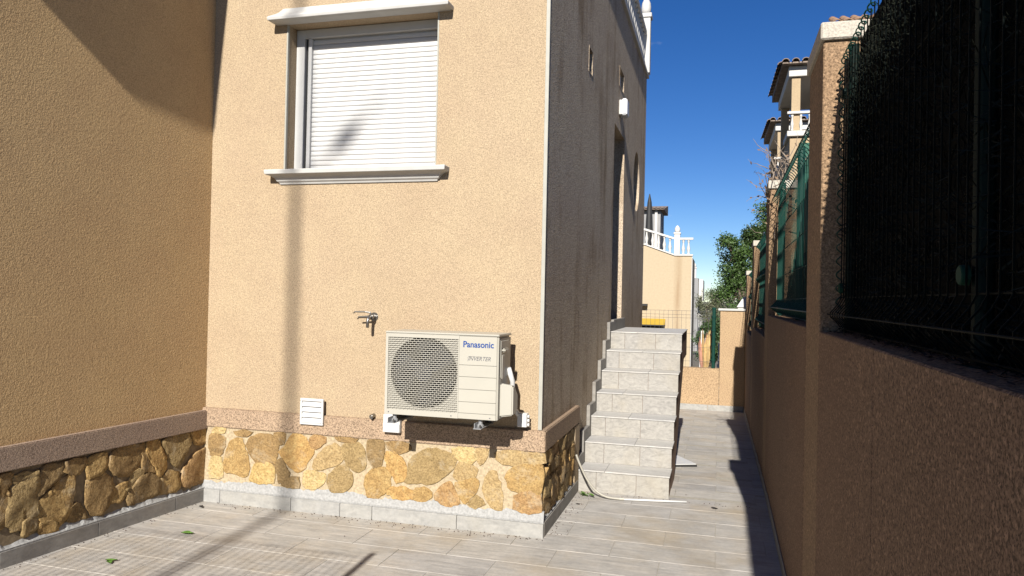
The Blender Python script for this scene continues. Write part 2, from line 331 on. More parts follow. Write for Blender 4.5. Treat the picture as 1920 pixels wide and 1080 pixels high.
m_skirt_dark = slate('grey_skirting_tile', ((.162, .154, .142), (.202, .191, .177), (.242, .232, .215), (.211, .183, .151)), (4, 4, 9))
STONE = {
 'b': stone_mat('brown_stone', ((0.168, 0.113, 0.054), (0.223, 0.148, 0.068), (0.271, 0.184, 0.085))),
 'g': stone_mat('gold_stone', ((0.226, 0.147, 0.063), (0.289, 0.191, 0.080), (0.333, 0.234, 0.105))),
 'o': stone_mat('orange_stone', ((0.255, 0.157, 0.064), (0.335, 0.212, 0.084), (0.380, 0.266, 0.115))),
 'c': stone_mat('cream_stone', ((0.295, 0.218, 0.101), (0.371, 0.281, 0.137), (0.409, 0.329, 0.175))),
 'l': stone_mat('straw_stone', ((0.290, 0.202, 0.083), (0.365, 0.261, 0.111), (0.394, 0.298, 0.142))),
 'd': stone_mat('umber_stone', ((0.152, 0.105, 0.052), (0.192, 0.133, 0.065), (0.229, 0.159, 0.078))),
 'r': stone_mat('russet_stone', ((0.209, 0.129, 0.060), (0.273, 0.169, 0.078), (0.324, 0.217, 0.103))),
 'p': stone_mat('pinkish_stone', ((0.238, 0.167, 0.082), (0.304, 0.220, 0.111), (0.339, 0.255, 0.136))),
 'n': stone_mat('dun_stone', ((0.189, 0.134, 0.065), (0.238, 0.172, 0.083), (0.276, 0.202, 0.101)))}

# ------------------------------------------------------------------ ground and paved court
FZ = lambda y: 0.0 if y < 6.2 else -.034*(y-6.2)           # the passage falls away beyond the steps
g = MB(); g.face([(-400, -200, -1.3), (400, -200, -1.3), (400, 1500, -1.3), (-400, 1500, -1.3)])
structure(g.build('ground', m_ground))
fl = MB()
for ya, yb in ((-6, 6.2), (6.2, 13.2)):
    fl.hexa([(-9, ya, FZ(ya)-.3), (.6, ya, FZ(ya)-.3), (.6, yb, FZ(yb)-.3), (-9, yb, FZ(yb)-.3)],
            [(-9, ya, FZ(ya)-.0035), (.6, ya, FZ(ya)-.0035), (.6, yb, FZ(yb)-.0035), (-9, yb, FZ(yb)-.0035)])
floor = structure(fl.build('floor', m_grout))
TL, TW, GJ = .645, .31, .0034
tile_meshes = []
for k in range(6):
    t = MB().box(-TL/2+GJ/2, TL/2-GJ/2, -TW/2+GJ/2, TW/2-GJ/2, -.012, 0)
    tile_meshes.append(t.mesh('tile', m_tile, bevel=.0018))
rng = random.Random(3)
row = -7
while True:
    y0 = 4.70+row*TW; y1 = y0+TW; row += 1
    if y0 > 13.0: break
    off = .01 if row % 2 == 1 else -.32
    yc = (y0+y1)/2
    for k in range(-12, 4):
        xa = off+k*TL; xb = xa+TL; xc = (xa+xb)/2
        if xa > .40 or xb < -4.1: continue
        if yc > 5.0 and xb < -1.14: continue              # under the house
        if yc > 6.4 and yc < 7.0 and xb < -.5: continue
        inst('tile', tile_meshes[rng.randrange(6)], (xc, yc, FZ(yc)+rng.uniform(-.0006, .0006)), floor,
             (math.atan(-.034 if yc > 6.2 else 0)+rng.uniform(-.0012, .0012), rng.uniform(-.0008, .0008), rng.choice((0, math.pi))))

# ------------------------------------------------------------------ stones
def stone(name, poly, mp, proud, col, parent, rough, rg, n=18):
    P = [Vector(p) for p in poly]
    if sum(P[i].x*P[(i+1) % len(P)].y-P[(i+1) % len(P)].x*P[i].y for i in range(len(P))) < 0: P.reverse()
    per = sum((P[i]-P[i-1]).length for i in range(len(P)))
    n = max(12, min(36, int(per/.026))); R = []; step = per/n; acc = 0; k = 0; cur = P[0]; nxt = 1
    for j in range(n):                                    # even resampling of the outline
        R.append(cur.copy()); need = step
        while need > 1e-9:
            q = P[nxt % len(P)]; d = (q-cur).length
            if d > need: cur = cur+(q-cur)*(need/d); need = 0
            else: need -= d; cur = q.copy(); nxt += 1
    R = [R[i]*.9+(R[i-1]+R[(i+1) % n])*.05+Vector((rg.gauss(0, .0036), rg.gauss(0, .0036))) for i in range(n)]
    c = sum(R, Vector((0, 0)))/n; R = [c+(p-c)*(1+(.017 if rough < .004 else .016)/max(.02, (p-c).length)) for p in R]; s = MB(); rings = []
    fx = [(rg.uniform(8, 30), rg.uniform(-30, 30), rg.uniform(0, 6)) for _ in range(3)]
    tilt = Vector((rg.uniform(-1, 1), rg.uniform(-1, 1)))*rough*3
    for sc, h in ((1.0, -.02), (1.0, proud*.6), (.965, proud), (.66, proud), (.34, proud)):
        ring = []
        for p in R:
            q = c+(p-c)*sc
            hh = h if h < 0 else h+rg.gauss(0, rough*.45)*(sc > .5 if rough < .004 else sc > .9)+rough*.6*sum(math.sin(q.x*a_+q.y*b_+c_) for a_, b_, c_ in fx)+(q-c).dot(tilt)*(1 if sc < .95 else .4)
            ring.append(mp(q.x, q.y, hh))
        rings.append(s.pts(ring))
    for a, b in zip(rings, rings[1:]):
        for j in range(n): s.f.append([a[j], a[(j+1) % n], b[(j+1) % n], b[j]])
    ce = s.pts([mp(c.x, c.y, proud)])[0]
    for j in range(n): s.f.append([rings[-1][j], rings[-1][(j+1) % n], ce])
    return s.build(name, STONE[col], parent, smooth=rough > .004)
def fillet(name, mp, u0, u1, z0, z1, parent, mat, rg, out=.012):
    s = MB(); a = []; n = int((u1-u0)/.022)
    for k in range(n+1):
        u = u0+(u1-u0)*k/n; j = rg.gauss(0, .006)+.012*math.sin(u*9)
        a.append(s.pts([mp(u, z0, out), mp(u, z0+.012, out+.002), mp(u, (z0+z1)/2+j*.5, out*.55+rg.gauss(0, .001)), mp(u, z1+j, 0.0), mp(u, z1+j, -.02)]))
    for p, q in zip(a, a[1:]):
        for k in range(4): s.f.append([p[k], q[k], q[k+1], p[k+1]])
    return s.build(name, mat, parent)

# ------------------------------------------------------------------ main house
HY, HX = 4.93, -1.14                                      # planes of the front and the side render
house = thing('house', (-2.4, 8.3, 0), 'sand rendered house with the white shuttered window and tiled steps beside it', 'house')
s = MB()                                                  # front skin with the window opening, side skin with door, niches and round window
WX0, WX1, WZ0, WZ1, RV = -3.165, -1.957, 2.535, 3.635, .16
XL, ZT, YR = -4.3, 5.08, 11.75
def rect_grid(mb, us, vs, holes, f):
    for i in range(len(us)-1):
        for j in range(len(vs)-1):
            if any(h[0] <= us[i] and us[i+1] <= h[1] and h[2] <= vs[j] and vs[j+1] <= h[3] for h in holes): continue
            mb.face([f(us[i], vs[j]), f(us[i+1], vs[j]), f(us[i+1], vs[j+1]), f(us[i], vs[j+1])])
F_ = lambda x, z: (x, HY, z)
rect_grid(s, [XL, WX0, WX1, HX], [-.3, WZ0, WZ1, ZT], [(WX0, WX1, WZ0, WZ1)], F_)
for a, b in (((WX0, WZ0), (WX0, WZ1)), ((WX0, WZ1), (WX1, WZ1)), ((WX1, WZ1), (WX1, WZ0)), ((WX1, WZ0), (WX0, WZ0))):
    s.face([(a[0], HY, a[1]), (b[0], HY, b[1]), (b[0], HY+RV, b[1]), (a[0], HY+RV, a[1])])
s.face([(WX0, HY+RV, WZ0), (WX1, HY+RV, WZ0), (WX1, HY+RV, WZ1), (WX0, HY+RV, WZ1)])
s.build('front_wall', m_stucco, house)
s = MB(); G_ = lambda y, z: (HX, y, z)
DY0, DY1, DZ1 = 8.22, 9.13, 3.57
holes = [(DY0, DY1, 1.2, DZ1), (6.50, 6.69, 3.645, 3.85), (8.56, 8.95, 4.09, 4.30), (10.1, 11.0, 2.8, 3.75)]
us = sorted({HY, YR} | {h[0] for h in holes} | {h[1] for h in holes}); vs = sorted({-.3, ZT} | {h[2] for h in holes} | {h[3] for h in holes})
rect_grid(s, us, vs, holes, G_)
for h, d in zip(holes[:3], (.22, .06, .05)):
    for a, b in (((h[0], h[2]), (h[0], h[3])), ((h[0], h[3]), (h[1], h[3])), ((h[1], h[3]), (h[1], h[2])), ((h[1], h[2]), (h[0], h[2]))):
        s.face([(HX, a[0], a[1]), (HX, b[0], b[1]), (HX-d, b[0], b[1]), (HX-d, a[0], a[1])])
oc, orad, nn = (10.56, 3.275), (.385, .415), 32           # round window
ell = [(oc[0]+orad[0]*math.cos(2*math.pi*k/nn+math.pi/4), oc[1]+orad[1]*math.sin(2*math.pi*k/nn+math.pi/4)) for k in range(nn)]
def sq(k):
    a = 2*math.pi*k/nn+math.pi/4; c, d = math.cos(a), math.sin(a); q = max(abs(c), abs(d)); c /= q; d /= q
    return (10.55+.45*c, 3.275+.475*d)
for k in range(nn):
    a, b, p, q = ell[k], ell[(k+1) % nn], sq(k), sq(k+1)
    s.face([(HX, *a), (HX, *b), (HX, *q), (HX, *p)]); s.face([(HX, *a), (HX, *b), (HX-.2, *b), (HX-.2, *a)])
s.face([(XL, YR, -.9), (HX, YR, -.9), (HX, YR, ZT), (XL, YR, ZT)]); s.face([(XL, HY, ZT), (HX, HY, ZT), (HX, YR, ZT), (XL, YR, ZT)])
s.face([(HX, 6, -.3), (HX, YR, -.3), (HX, YR, -.9), (HX, 6, -.9)])
s.build('side_wall', m_stucco_side, house)
d = MB().box(HX-.2, HX-.16, DY0, DY1, 1.27, DZ1).build('door', m_door, house, .004)
MB().box(HX-.16, HX-.13, DY1-.14, DY1-.12, 2.2, 2.33).build('door_handle', m_steel, d, .003)
MB().prism([(HX-.16, y, z) for y, z in ell], (-.03, 0, 0)).build('round_window_glass', m_dark, house)
for (y0, y1, z0, z1), mt in zip(holes[1:3], (m_dark, m_frame)):
    v = MB().box(HX-.05, HX-.035, y0+.005, y1-.005, z0+.005, z1-.005).build('vent_niche', mt, house)
    f = MB()
    for a in ((y0-.012, y1+.012, z0-.012, z0), (y0-.012, y1+.012, z1, z1+.012), (y0-.012, y0, z0, z1), (y1, y1+.012, z0, z1)): f.box(HX-.002, HX+.003, *a)
    f.build('niche_surround', m_stucco_side, v)
# terrace edge, balustrade and corner post at the top of the side wall
MB().box(XL, HX+.035, HY-.035, YR+.03, 5.083, 5.13).build('terrace_edge', m_white, house, .006)
BAL = [(.045, 0), (.045, .04), (.028, .07), (.05, .16), (.055, .22), (.03, .34), (.024, .42), (.034, .46), (.042, .48), (.042, .52)]
me_bal = MB().lathe((0, 0, 0), BAL, 10).mesh('baluster', m_white, smooth=True)
MB().box(HX-.11, HX-.0, HY+.0, YR-.2, 5.131, 5.18).build('balustrade_plinth', m_white, house, .005)
MB().box(HX-.12, HX+.01, HY+.0, YR-.2, 5.70, 5.77).build('balustrade_rail', m_white, house, .01)
y = HY+.2
while y < YR-.3:
    inst('baluster', me_bal, (HX-.055, y, 5.18), house); y += .19
def finial_post(parent, x, y, z, h, w, mat=None):
    p = MB().box(x-w, x+w, y-w, y+w, z, z+h).box(x-w*1.25, x+w*1.25, y-w*1.25, y+w*1.25, z+h+.001, z+h+.07).build('corner_post', mat or m_white, parent, .008)
    MB().lathe((x, y, z+h+.071), [(w*.8, 0), (w*.95, .05), (w*1.0, .1), (w*.9, .17), (w*.5, .24), (w*.12, .28)], 14).build('post_finial', mat or m_white, p, smooth=True)
finial_post(house, HX-.02, YR-.08, 5.131, .86, .075)
MB().box(HX-.024, HX+.003, HY-.006, HY-.001, .716, 5.08).build('corner_bead', m_bead, house, .002)
# plinth band
MB().box(XL, -1.105, 4.897, HY+.01, .57, .715).box(-1.16, -1.105, HY+.011, 6.20, .57, .715).build('plinth_band', m_band, house, .006, seg=2)
fw = lambda u, v, o: (u, 4.908-o, v)
MB().box(XL, -1.1255, 4.910, HY+.005, -.02, .571).build('front_mortar', m_mortar, house)
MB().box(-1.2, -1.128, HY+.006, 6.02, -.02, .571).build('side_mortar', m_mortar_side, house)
MB().box(-1.2, -1.107, 6.021, 6.20, .0, .569).build('plinth_end_strip', m_stucco, house, .004)
rg = random.Random(11)
for c, p in FRONT: stone('stone', p, fw, .006, c, house, .0016, rg)
sw = lambda u, v, o: (-1.126+o, u, v)                      # stones of the short return beside the steps
cols = 'bnogbdrnbgnpbdgo'
ys = [4.955, 5.16, 5.40, 5.62, 5.83, 6.0]; zs = [.12, .24, .36, .46, .565]; ci = 0
jit = {(i, j): (rg.uniform(-.05, .05) if 0 < i < 5 else 0, rg.uniform(-.035, .035) if 0 < j < 4 else 0) for i in range(6) for j in range(5)}
P_ = lambda i, j: Vector((ys[i]+jit[i, j][0], zs[j]+jit[i, j][1]))
for i in range(5):
    for j in range(4):
        if (i, j) in ((1, 1), (3, 2)): continue
        top = j+2 if (i, j+1) in ((1, 1), (3, 2)) else j+1
        q = [P_(i, j), P_(i+1, j), P_(i+1, top), P_(i, top)]; c = sum(q, Vector((0, 0)))/4
        q2 = []
        for a, b in zip(q, q[1:]+q[:1]):
            for t in (0, .35, .7): w = a.lerp(b, t); q2.append(c+(w-c)*.9+Vector((rg.gauss(0, .008), rg.gauss(0, .008))))
        stone('stone', q2, sw, .012, cols[ci % len(cols)], house, .010, rg); ci += 1
fillet('cement_fillet', lambda u, v, o: (u, 4.908-o, v), -3.9, -1.105, .094, .165, house, m_cement, rg, .012)
fillet('cement_fillet', lambda u, v, o: (-1.126+o, u, v), 4.90, 6.02, .094, .13, house, m_cement, rg, .016)
for a, b in zip([-3.9, -3.631, -3.02, -2.617, -2.362, -1.72], [-3.631, -3.02, -2.617, -2.362, -1.72, -1.103]):
    MB().box(a+.0015, b-.0015, 4.884, 4.912, -.005, .095+rg.uniform(-.002, .002)).build('skirting_tile', m_skirt, house, .002)
for a, b in ((4.913, 5.52), (5.52, 6.155)):
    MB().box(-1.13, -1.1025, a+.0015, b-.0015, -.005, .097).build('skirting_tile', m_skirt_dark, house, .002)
# window
win = MB().box(WX0+.001, -3.093, 5.045, 5.089, WZ0+.002, WZ1-.002).box(-3.093, WX1-.001, 5.045, 5.089, 3.565, WZ1-.002).build('window', m_frame, house, .004)
MB().box(-3.065, -3.035, 5.05, 5.088, WZ0+.003, 3.564).build('shutter_guide', m_pvc, win, .003)
MB().box(-3.092, -3.066, 5.075, 5.088, WZ0+.003, 3.564).build('guide_groove', m_black, win)
SP = .0372; prof = [(0, .0), (-.0040, .0022), (-.0056, .009), (-.006, .019), (-.0052, .029), (-.003, .0345), (.0005, .0358)]
sm = MB(); a = sm.pts([(-3.034, p, z) for p, z in prof]); b = sm.pts([(WX1-.002, p, z) for p, z in prof])
for k in range(len(prof)-1): sm.f.append([a[k], b[k], b[k+1], a[k+1]])
me_slat = sm.mesh('slat', m_pvc, smooth=True)
MB().box(-3.034, WX1-.002, 5.083, 5.088, WZ0+.003, 3.564).build('shutter_backing', m_pvc, win)
k = 0
while 2.553+(k+1)*SP < 3.566:
    inst('slat', me_slat, (0, 5.079, 2.553+k*SP), win); k += 1
MB().box(-3.034, WX1-.002, 5.066, 5.082, WZ0+.003, 2.552).build('bottom_bar', m_pvc, win, .003)
sill = MB().loft([(2.425, .012), (2.438, .018), (2.447, .03), (2.458, .036), (2.472, .046), (2.484, .066), (2.490, .086), (2.494, .096), (2.522, .10), (2.527, .096), (2.5345, .03)], -3.185, -1.945, HY+.001).build('window_sill', m_white, win, .002)
head = MB().loft([(3.6355, .088), (3.642, .112), (3.662, .116), (3.672, .108), (3.695, .075), (3.712, .055), (3.735, .04), (3.75, .03), (3.752, .0)], -3.165, -1.955, HY+.001).build('window_head', m_white, win, .002)
MB().box(WX0-.012, WX0+.0015, HY-.004, HY+.02, WZ0, WZ1).box(WX1-.0015, WX1+.010, HY-.004, HY+.02, WZ0, WZ1).build('reveal_bead', m_bead, win, .002)

# ------------------------------------------------------------------ neighbouring ochre house on the left
A0 = Vector((-3.775, 4.93)); DL = Vector((.094, .9955)).normalized(); NL = Vector((DL.y, -DL.x))
def lw(s_, z, o):
    p = A0+DL*s_+NL*o; return (p.x, p.y, z)
lhouse = thing('house', (-4.6, 3.0, 0), 'ochre rendered house with rough stone plinth at the left edge of the photo', 'house')
def lbox(mb, s0, s1, o0, o1, z0, z1):
    mb.hexa([lw(s0, z0, o0), lw(s1, z0, o0), lw(s1, z0, o1), lw(s0, z0, o1)], [lw(s0, z1, o0), lw(s1, z1, o0), lw(s1, z1, o1), lw(s0, z1, o1)]); return mb
LS = -4.2
lbox(MB(), LS, .8, -2.5, -.035, -.05, 5.0).build('wall', m_stucco_left, lhouse)
lbox(MB(), LS, .05, -.2, .006, .551, .695).build('plinth_band', m_band_left, lhouse, .006, seg=2)
lbox(MB(), LS, .05, -.2, -.022, -.02, .551).build('mortar', m_mortar_side, lhouse)
for c, p in LEFT: stone('stone', p, lambda u, v, o: lw(u, v, o-.018), .011, c, lhouse, .006, rg)
fillet('cement_fillet', lambda u, v, o: lw(u, v, o-.022), LS, .0, .092, .135, lhouse, m_cement, rg, .024)
for a, b in ((-.32, .02), (-.965, -.32), (-1.61, -.965), (-2.255, -1.61), (-2.9, -2.255)):
    lbox(MB(), a+.0018, b-.0018, -.03, .006, -.005, .094).build('skirting_tile', m_skirt_dark, lhouse, .002)
ea = MB().prism([(-3.69, .82, 5.001), (-3.605, 1.5, 5.001), (-3.60, 4.9, 5.001), (-4.6, 4.9, 5.001), (-4.6, .82, 5.001)], (0, 0, .18)).build('eave_slab', m_white_wall, lhouse, .01)

# ------------------------------------------------------------------ boundary wall on the right
RX = lambda y: .395+.0056*(y-3.2)
RT = .24
wallr = thing('boundary_wall', (.5, 5, 0), 'long brown rendered boundary wall with capped pillars along the right of the passage', 'wall')
def rbox(mb, y0, y1, z0, z1, o0=0, o1=RT, zb=None):
    zb0 = z0; mb.hexa([(RX(y0)+o0, y0, z0), (RX(y0)+o1, y0, z0), (RX(y1)+o1, y1, z0), (RX(y1)+o0, y1, z0)],
            [(RX(y0)+o0, y0, z1), (RX(y0)+o1, y0, z1), (RX(y1)+o1, y1, z1), (RX(y1)+o0, y1, z1)]); return mb
PIL = [(3.235, 3.72, 2.685, 1.505), (6.80, 7.26, 2.60, 1.505), (10.0, 10.5, 2.33, 1.30), (12.75, 13.15, 2.05, 1.16)]
segs = [(-3, 2.10, 1.505), (2.104, 3.231, 1.505), (3.724, 6.796, 1.505), (7.264, 9.996, 1.29), (10.504, 12.746, 1.15)]
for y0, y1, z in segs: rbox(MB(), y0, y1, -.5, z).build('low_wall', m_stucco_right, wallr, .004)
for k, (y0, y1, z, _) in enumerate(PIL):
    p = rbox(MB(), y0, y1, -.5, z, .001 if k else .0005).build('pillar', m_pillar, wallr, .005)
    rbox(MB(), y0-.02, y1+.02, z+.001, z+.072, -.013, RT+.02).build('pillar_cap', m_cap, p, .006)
y = -2.0
while y < 12.9:
    b = min(y+.645, 13.0); zz = FZ((y+b)/2)
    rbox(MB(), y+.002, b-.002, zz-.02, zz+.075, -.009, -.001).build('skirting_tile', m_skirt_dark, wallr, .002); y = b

# ------------------------------------------------------------------ end wall of the passage
YE = 13.0047; ZE = FZ(YE)
endw = thing('end_wall', (-.3, YE, ZE), 'low sandy wall with a white-capped pillar closing the far end of the passage', 'wall')
m_endw = stucco('end_wall_render', (.33, .238, .148), grain=70, contrast=.35, bump=.5)
MB().box(-4, .036, YE, YE+.2, -.9, .474).build('low_wall', m_endw, endw, .005)
p = MB().box(.04, RX(YE)-.002, YE-.004, YE+.204, -.9, 1.455).build('pillar', m_endw, endw, .005)
MB().box(.005, RX(YE)-.004, YE-.03, YE+.23, 1.456, 1.492).build('pillar_cap', m_white, p, .005)
for a, b in ((-1.14, -.78), (-.78, -.14), (-.14, RX(YE)-.015)):
    MB().box(a+.002, b-.002, YE-.016, YE-.001, ZE-.02, ZE+.095).build('skirting_tile', m_skirt, endw, .002)
cap = MB(); cap.hexa([(.33, 13.3, 1.25), (.55, 13.3, 1.25), (.55, 13.52, 1.25), (.33, 13.52, 1.25)], [(.33, 13.3, 1.52), (.55, 13.3, 1.52), (.55, 13.52, 1.52), (.33, 13.52, 1.52)])
cap.hexa([(.31, 13.28, 1.521), (.57, 13.28, 1.521), (.57, 13.54, 1.521), (.31, 13.54, 1.521)], [(.42, 13.39, 1.70), (.46, 13.39, 1.70), (.46, 13.43, 1.70), (.42, 13.43, 1.70)])
tag(cap.build('gate_post', m_white), 'white pyramid-topped post just behind the end wall pillar', 'post')

# ------------------------------------------------------------------ steps
SX0, SX1, SY, RU, GO, NS = -1.105, -.358, 6.19, .181, .30, 7
stair = thing('staircase', ((SX0+SX1)/2, 6.2, 0), 'seven tiled steps rising to the side door of the house', 'staircase')
out = []
for k in range(NS): out += [(SY+k*GO, k*RU), (SY+k*GO, (k+1)*RU)]
YB = 9.35
poly = out+[(YB, NS*RU), (YB, NS*RU-.3), (SY+8*GO+.03, NS*RU-.3), (7.0, FZ(7.0))]
poly[0] = (SY, -.002)
m_string = plain('brown_stringer_render', (.25, .175, .135), .9, .15, 40, .1, 0, .4)
MB().prism([(SX0, y+.012, z-.013) for y, z in poly], (SX1-SX0-.004, 0, 0)).build('stair_slab', m_string, stair)
joints = [.135, .44]
for k in range(NS):
    y = SY+k*GO; z0 = k*RU+(.0005 if k else .0); z1 = (k+1)*RU-.012
    js = [SX0, SX0+.15+.02*math.sin(k*2.1), SX0+.46+.025*math.sin(k*1.3+1), SX1]
    for a, b in zip(js, js[1:]):
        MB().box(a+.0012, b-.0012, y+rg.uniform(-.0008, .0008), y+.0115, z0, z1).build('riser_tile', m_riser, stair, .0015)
    yb = y+GO+.011 if k < NS-1 else YB
    tj = [SX0, SX0+.22+.3*((k*37 % 10)/10), SX1]
    for a, b in zip(tj, tj[1:]):
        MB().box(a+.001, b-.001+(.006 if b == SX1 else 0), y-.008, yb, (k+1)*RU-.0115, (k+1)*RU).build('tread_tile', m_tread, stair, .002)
for k in range(NS):                                       # stepped skirting against the house wall
    y = SY+k*GO; z = (k+1)*RU
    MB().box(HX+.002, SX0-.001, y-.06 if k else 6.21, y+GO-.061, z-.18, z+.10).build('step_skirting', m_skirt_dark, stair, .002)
MB().box(HX+.002, SX0-.001, SY+NS*GO-.06, YB-.1, NS*RU-.05, NS*RU+.12).build('step_skirting', m_skirt_dark, stair, .002)

# ------------------------------------------------------------------ air conditioning unit
AX0, AX1, AY0, AY1, AZ0, AZ1 = -2.107, -1.329, 4.507, 4.795, .829, 1.366
ac = thing('air_conditioner', (-1.72, 4.65, AZ0), 'cream wall-mounted air conditioning outdoor unit with round fan grille and blue lettering', 'air conditioner')
gx0, gx1, gz0, gz1 = -2.088, -1.600, .862, 1.338
sh = MB().box(AX0, AX1, AY0+.03, AY1, AZ0, AZ1-.004)
sh.build('casing', m_ac_side, ac, .012, seg=2)
fr = MB().box(AX0+.001, gx0, AY0, AY0+.029, AZ0+.002, AZ1-.005).box(gx0, gx1, AY0, AY0+.029, AZ0+.002, gz0).box(gx0, gx1, AY0, AY0+.029, gz1, AZ1-.005).box(gx1, gx1+.006, AY0, AY0+.029, AZ0+.002, AZ1-.005)
fr.build('front_frame', m_ac, ac)
MB().box(AX0-.004, AX1+.004, AY0-.004, AY1+.003, AZ1-.0045, AZ1+.010).build('top_cover', m_ac, ac, .005, seg=2)
fc, frad = (-1.838, 1.112), .232                          # grille backing with the round fan opening
bk = MB(); nn = 48
def sqp(k):
    a = 2*math.pi*k/nn; c, d = math.cos(a), math.sin(a); q = max(abs(c), abs(d)); c /= q; d /= q
    return (gx1+.0 if c > .999 else gx0 if c < -.999 else fc[0]+c*(.24), gz1 if d > .999 else gz0 if d < -.999 else fc[1]+d*.232)
for k in range(nn):
    a0, a1 = 2*math.pi*k/nn, 2*math.pi*(k+1)/nn
    c0 = (fc[0]+frad*math.cos(a0), fc[1]+frad*math.sin(a0)); c1 = (fc[0]+frad*math.cos(a1), fc[1]+frad*math.sin(a1)); p, q = sqp(k), sqp(k+1)
    bk.face([(c0[0], AY0+.0105, c0[1]), (c1[0], AY0+.0105, c1[1]), (q[0], AY0+.0105, q[1]), (p[0], AY0+.0105, p[1])])
    bk.face([(c0[0], AY0+.0105, c0[1]), (c1[0], AY0+.0105, c1[1]), (c1[0], AY0+.0292, c1[1]), (c0[0], AY0+.0292, c0[1])])
bk.build('grille_backing', m_ac_side, ac)
MB().prism([(fc[0]+frad*math.cos(2*math.pi*k/nn), AY0+.0290, fc[1]+frad*math.sin(2*math.pi*k/nn)) for k in range(nn)], (0, .0008, 0)).build('fan_well', m_dark, ac)
m_fan = plain('dark_fan_plastic', (.015, .016, .022), .45, .1, 20, .4, 0, 0)
fan = MB().tube([(fc[0], AY0+.008, fc[1]), (fc[0], AY0+.028, fc[1])], .06, 20).build('fan', m_fan, ac)
for b in range(3):
    s = MB(); n = 8; r0 = []
    for j in range(n+1):
        t = j/n; a = b*2*math.pi/3+t*1.5
        for r in (.058, .21): s.v.append((fc[0]+r*math.cos(a+(.35 if r > .1 else 0)), AY0+.027-.014*t, fc[1]+r*math.sin(a+(.35 if r > .1 else 0))))
    for j in range(n): s.f.append([2*j, 2*j+1, 2*j+3, 2*j+2])
    s.build('fan_blade', m_fan, fan)
gr = MB(); nz_ = 35; pz = (gz1-gz0)/nz_
for k in range(nz_):                                      # slotted grille: thin bars with staggered ribs
    z = gz0+k*pz
    gr.box(gx0, gx1, AY0+.001, AY0+.007, z, z+.0032)
    x = gx0+.006+(.0135 if k % 2 else 0)
    while x < gx1-.004:
        gr.box(x, x+.0024, AY0+.002, AY0+.008, z+.0032, z+pz); x += .027
gr.build('grille', m_ac, ac)
px0 = gx1+.0065; MB().box(px0, AX1-.013, AY0+.0045, AY0+.0275, AZ0+.003, AZ1-.007).build('panel_backing', m_ac, ac)
zb = [AZ0+.002, .868, .94, 1.02, 1.10, 1.175, AZ1-.006]
for a, b in zip(zb, zb[1:]):
    MB().box(px0, AX1-.012, AY0-.0005, AY0+.004, a+.0009, b-.0009).build('front_panel', m_ac, ac, .0016)
MB().box(AX1-.0118, AX1-.0005, AY0-.0002, AY0+.0305, AZ0+.001, AZ1-.005).build('corner_column', m_ac, ac, .005, seg=2)
def text(body, x, z, width, mat, parent, y, shear=0, fat=.0, name='lettering', ext=.0004, hscale=1.0):
    cu = bpy.data.curves.new(name, 'FONT'); cu.body = body; cu.size = 1; cu.shear = shear; cu.offset = fat; cu.extrude = 0
    tmp = bpy.data.objects.new(name, cu); COL.objects.link(tmp); dg = bpy.context.evaluated_depsgraph_get()
    me = bpy.data.meshes.new_from_object(tmp.evaluated_get(dg)); bpy.data.objects.remove(tmp); bpy.data.curves.remove(cu)
    xs = [v.co.x for v in me.vertices]; sc = width/(max(xs)-min(xs)); mn = min(xs)
    for v in me.vertices: v.co = Vector((x+(v.co.x-mn)*sc, y, z+v.co.y*sc*hscale))
    me.materials.clear(); me.materials.append(mat); o = bpy.data.objects.new(name, me); return link(o, (0, 0, 0), parent)
text('Panasonic', -1.566, 1.290, .204, m_blue, ac, AY0-.0012, fat=.022, hscale=1.05)
text('INVERTER', -1.532, 1.206, .152, m_grey_print, ac, AY0-.0012, shear=.35, fat=.006, hscale=1.1)
sw_ = MB(); prev = None
for k in range(15):                                       # swoosh round the I
    t = k/14; a = math.radians(235-135*min(1, t*1.6)); ex = max(0, t-.55)*.19
    cx, cz = -1.526+.010*math.cos(a)+ex, 1.216+.017*math.sin(a)-ex*.03; w = .0042*(1-t)+.0006
    cur = ((cx, AY0-.0012, cz), (cx, AY0-.0012, cz-w))
    if prev: sw_.face([prev[0], prev[1], cur[1], cur[0]])
    prev = cur
sw_.build('swoosh_emblem', m_grey_print, ac)
# valve cover, handle and side recess on the right flank
cv = MB().prism([(AX1+.001, 4.545, .850), (AX1+.001, 4.545, 1.065), (AX1+.001, 4.60, 1.062), (AX1+.001, 4.69, .99), (AX1+.001, 4.69, .885), (AX1+.001, 4.64, .850)], (.085, 0, 0))
for i, v in enumerate(cv.v):
    if v[0] > AX1+.07: cv.v[i] = (v[0]-.0, 4.60+(v[1]-4.60)*.86, .955+(v[2]-.955)*.88)
cv.build('valve_cover', m_ac, ac, .008, seg=2)
MB().box(AX1+.001, AX1+.006, 4.54, 4.72, 1.10, 1.335).build('side_plate', m_ac_side, ac, .003)
MB().box(AX1+.006, AX1+.028, 4.555, 4.655, 1.262, 1.288).build('handle_grip', m_ac, ac, .008, seg=2)
MB().box(AX1+.0062, AX1+.012, 4.555, 4.61, 1.09, 1.245).build('terminal_cover', m_ac_side, ac, .004)
MB().tube([(AX1+.012, 4.70, 1.15), (AX1+.03, 4.74, 1.06), (AX1+.028, 4.75, .96), (AX1+.02, 4.80, .88), (AX1+.055, 4.88, .80)], .017, 10).build('insulated_pipe', m_pvc, ac, smooth=True)
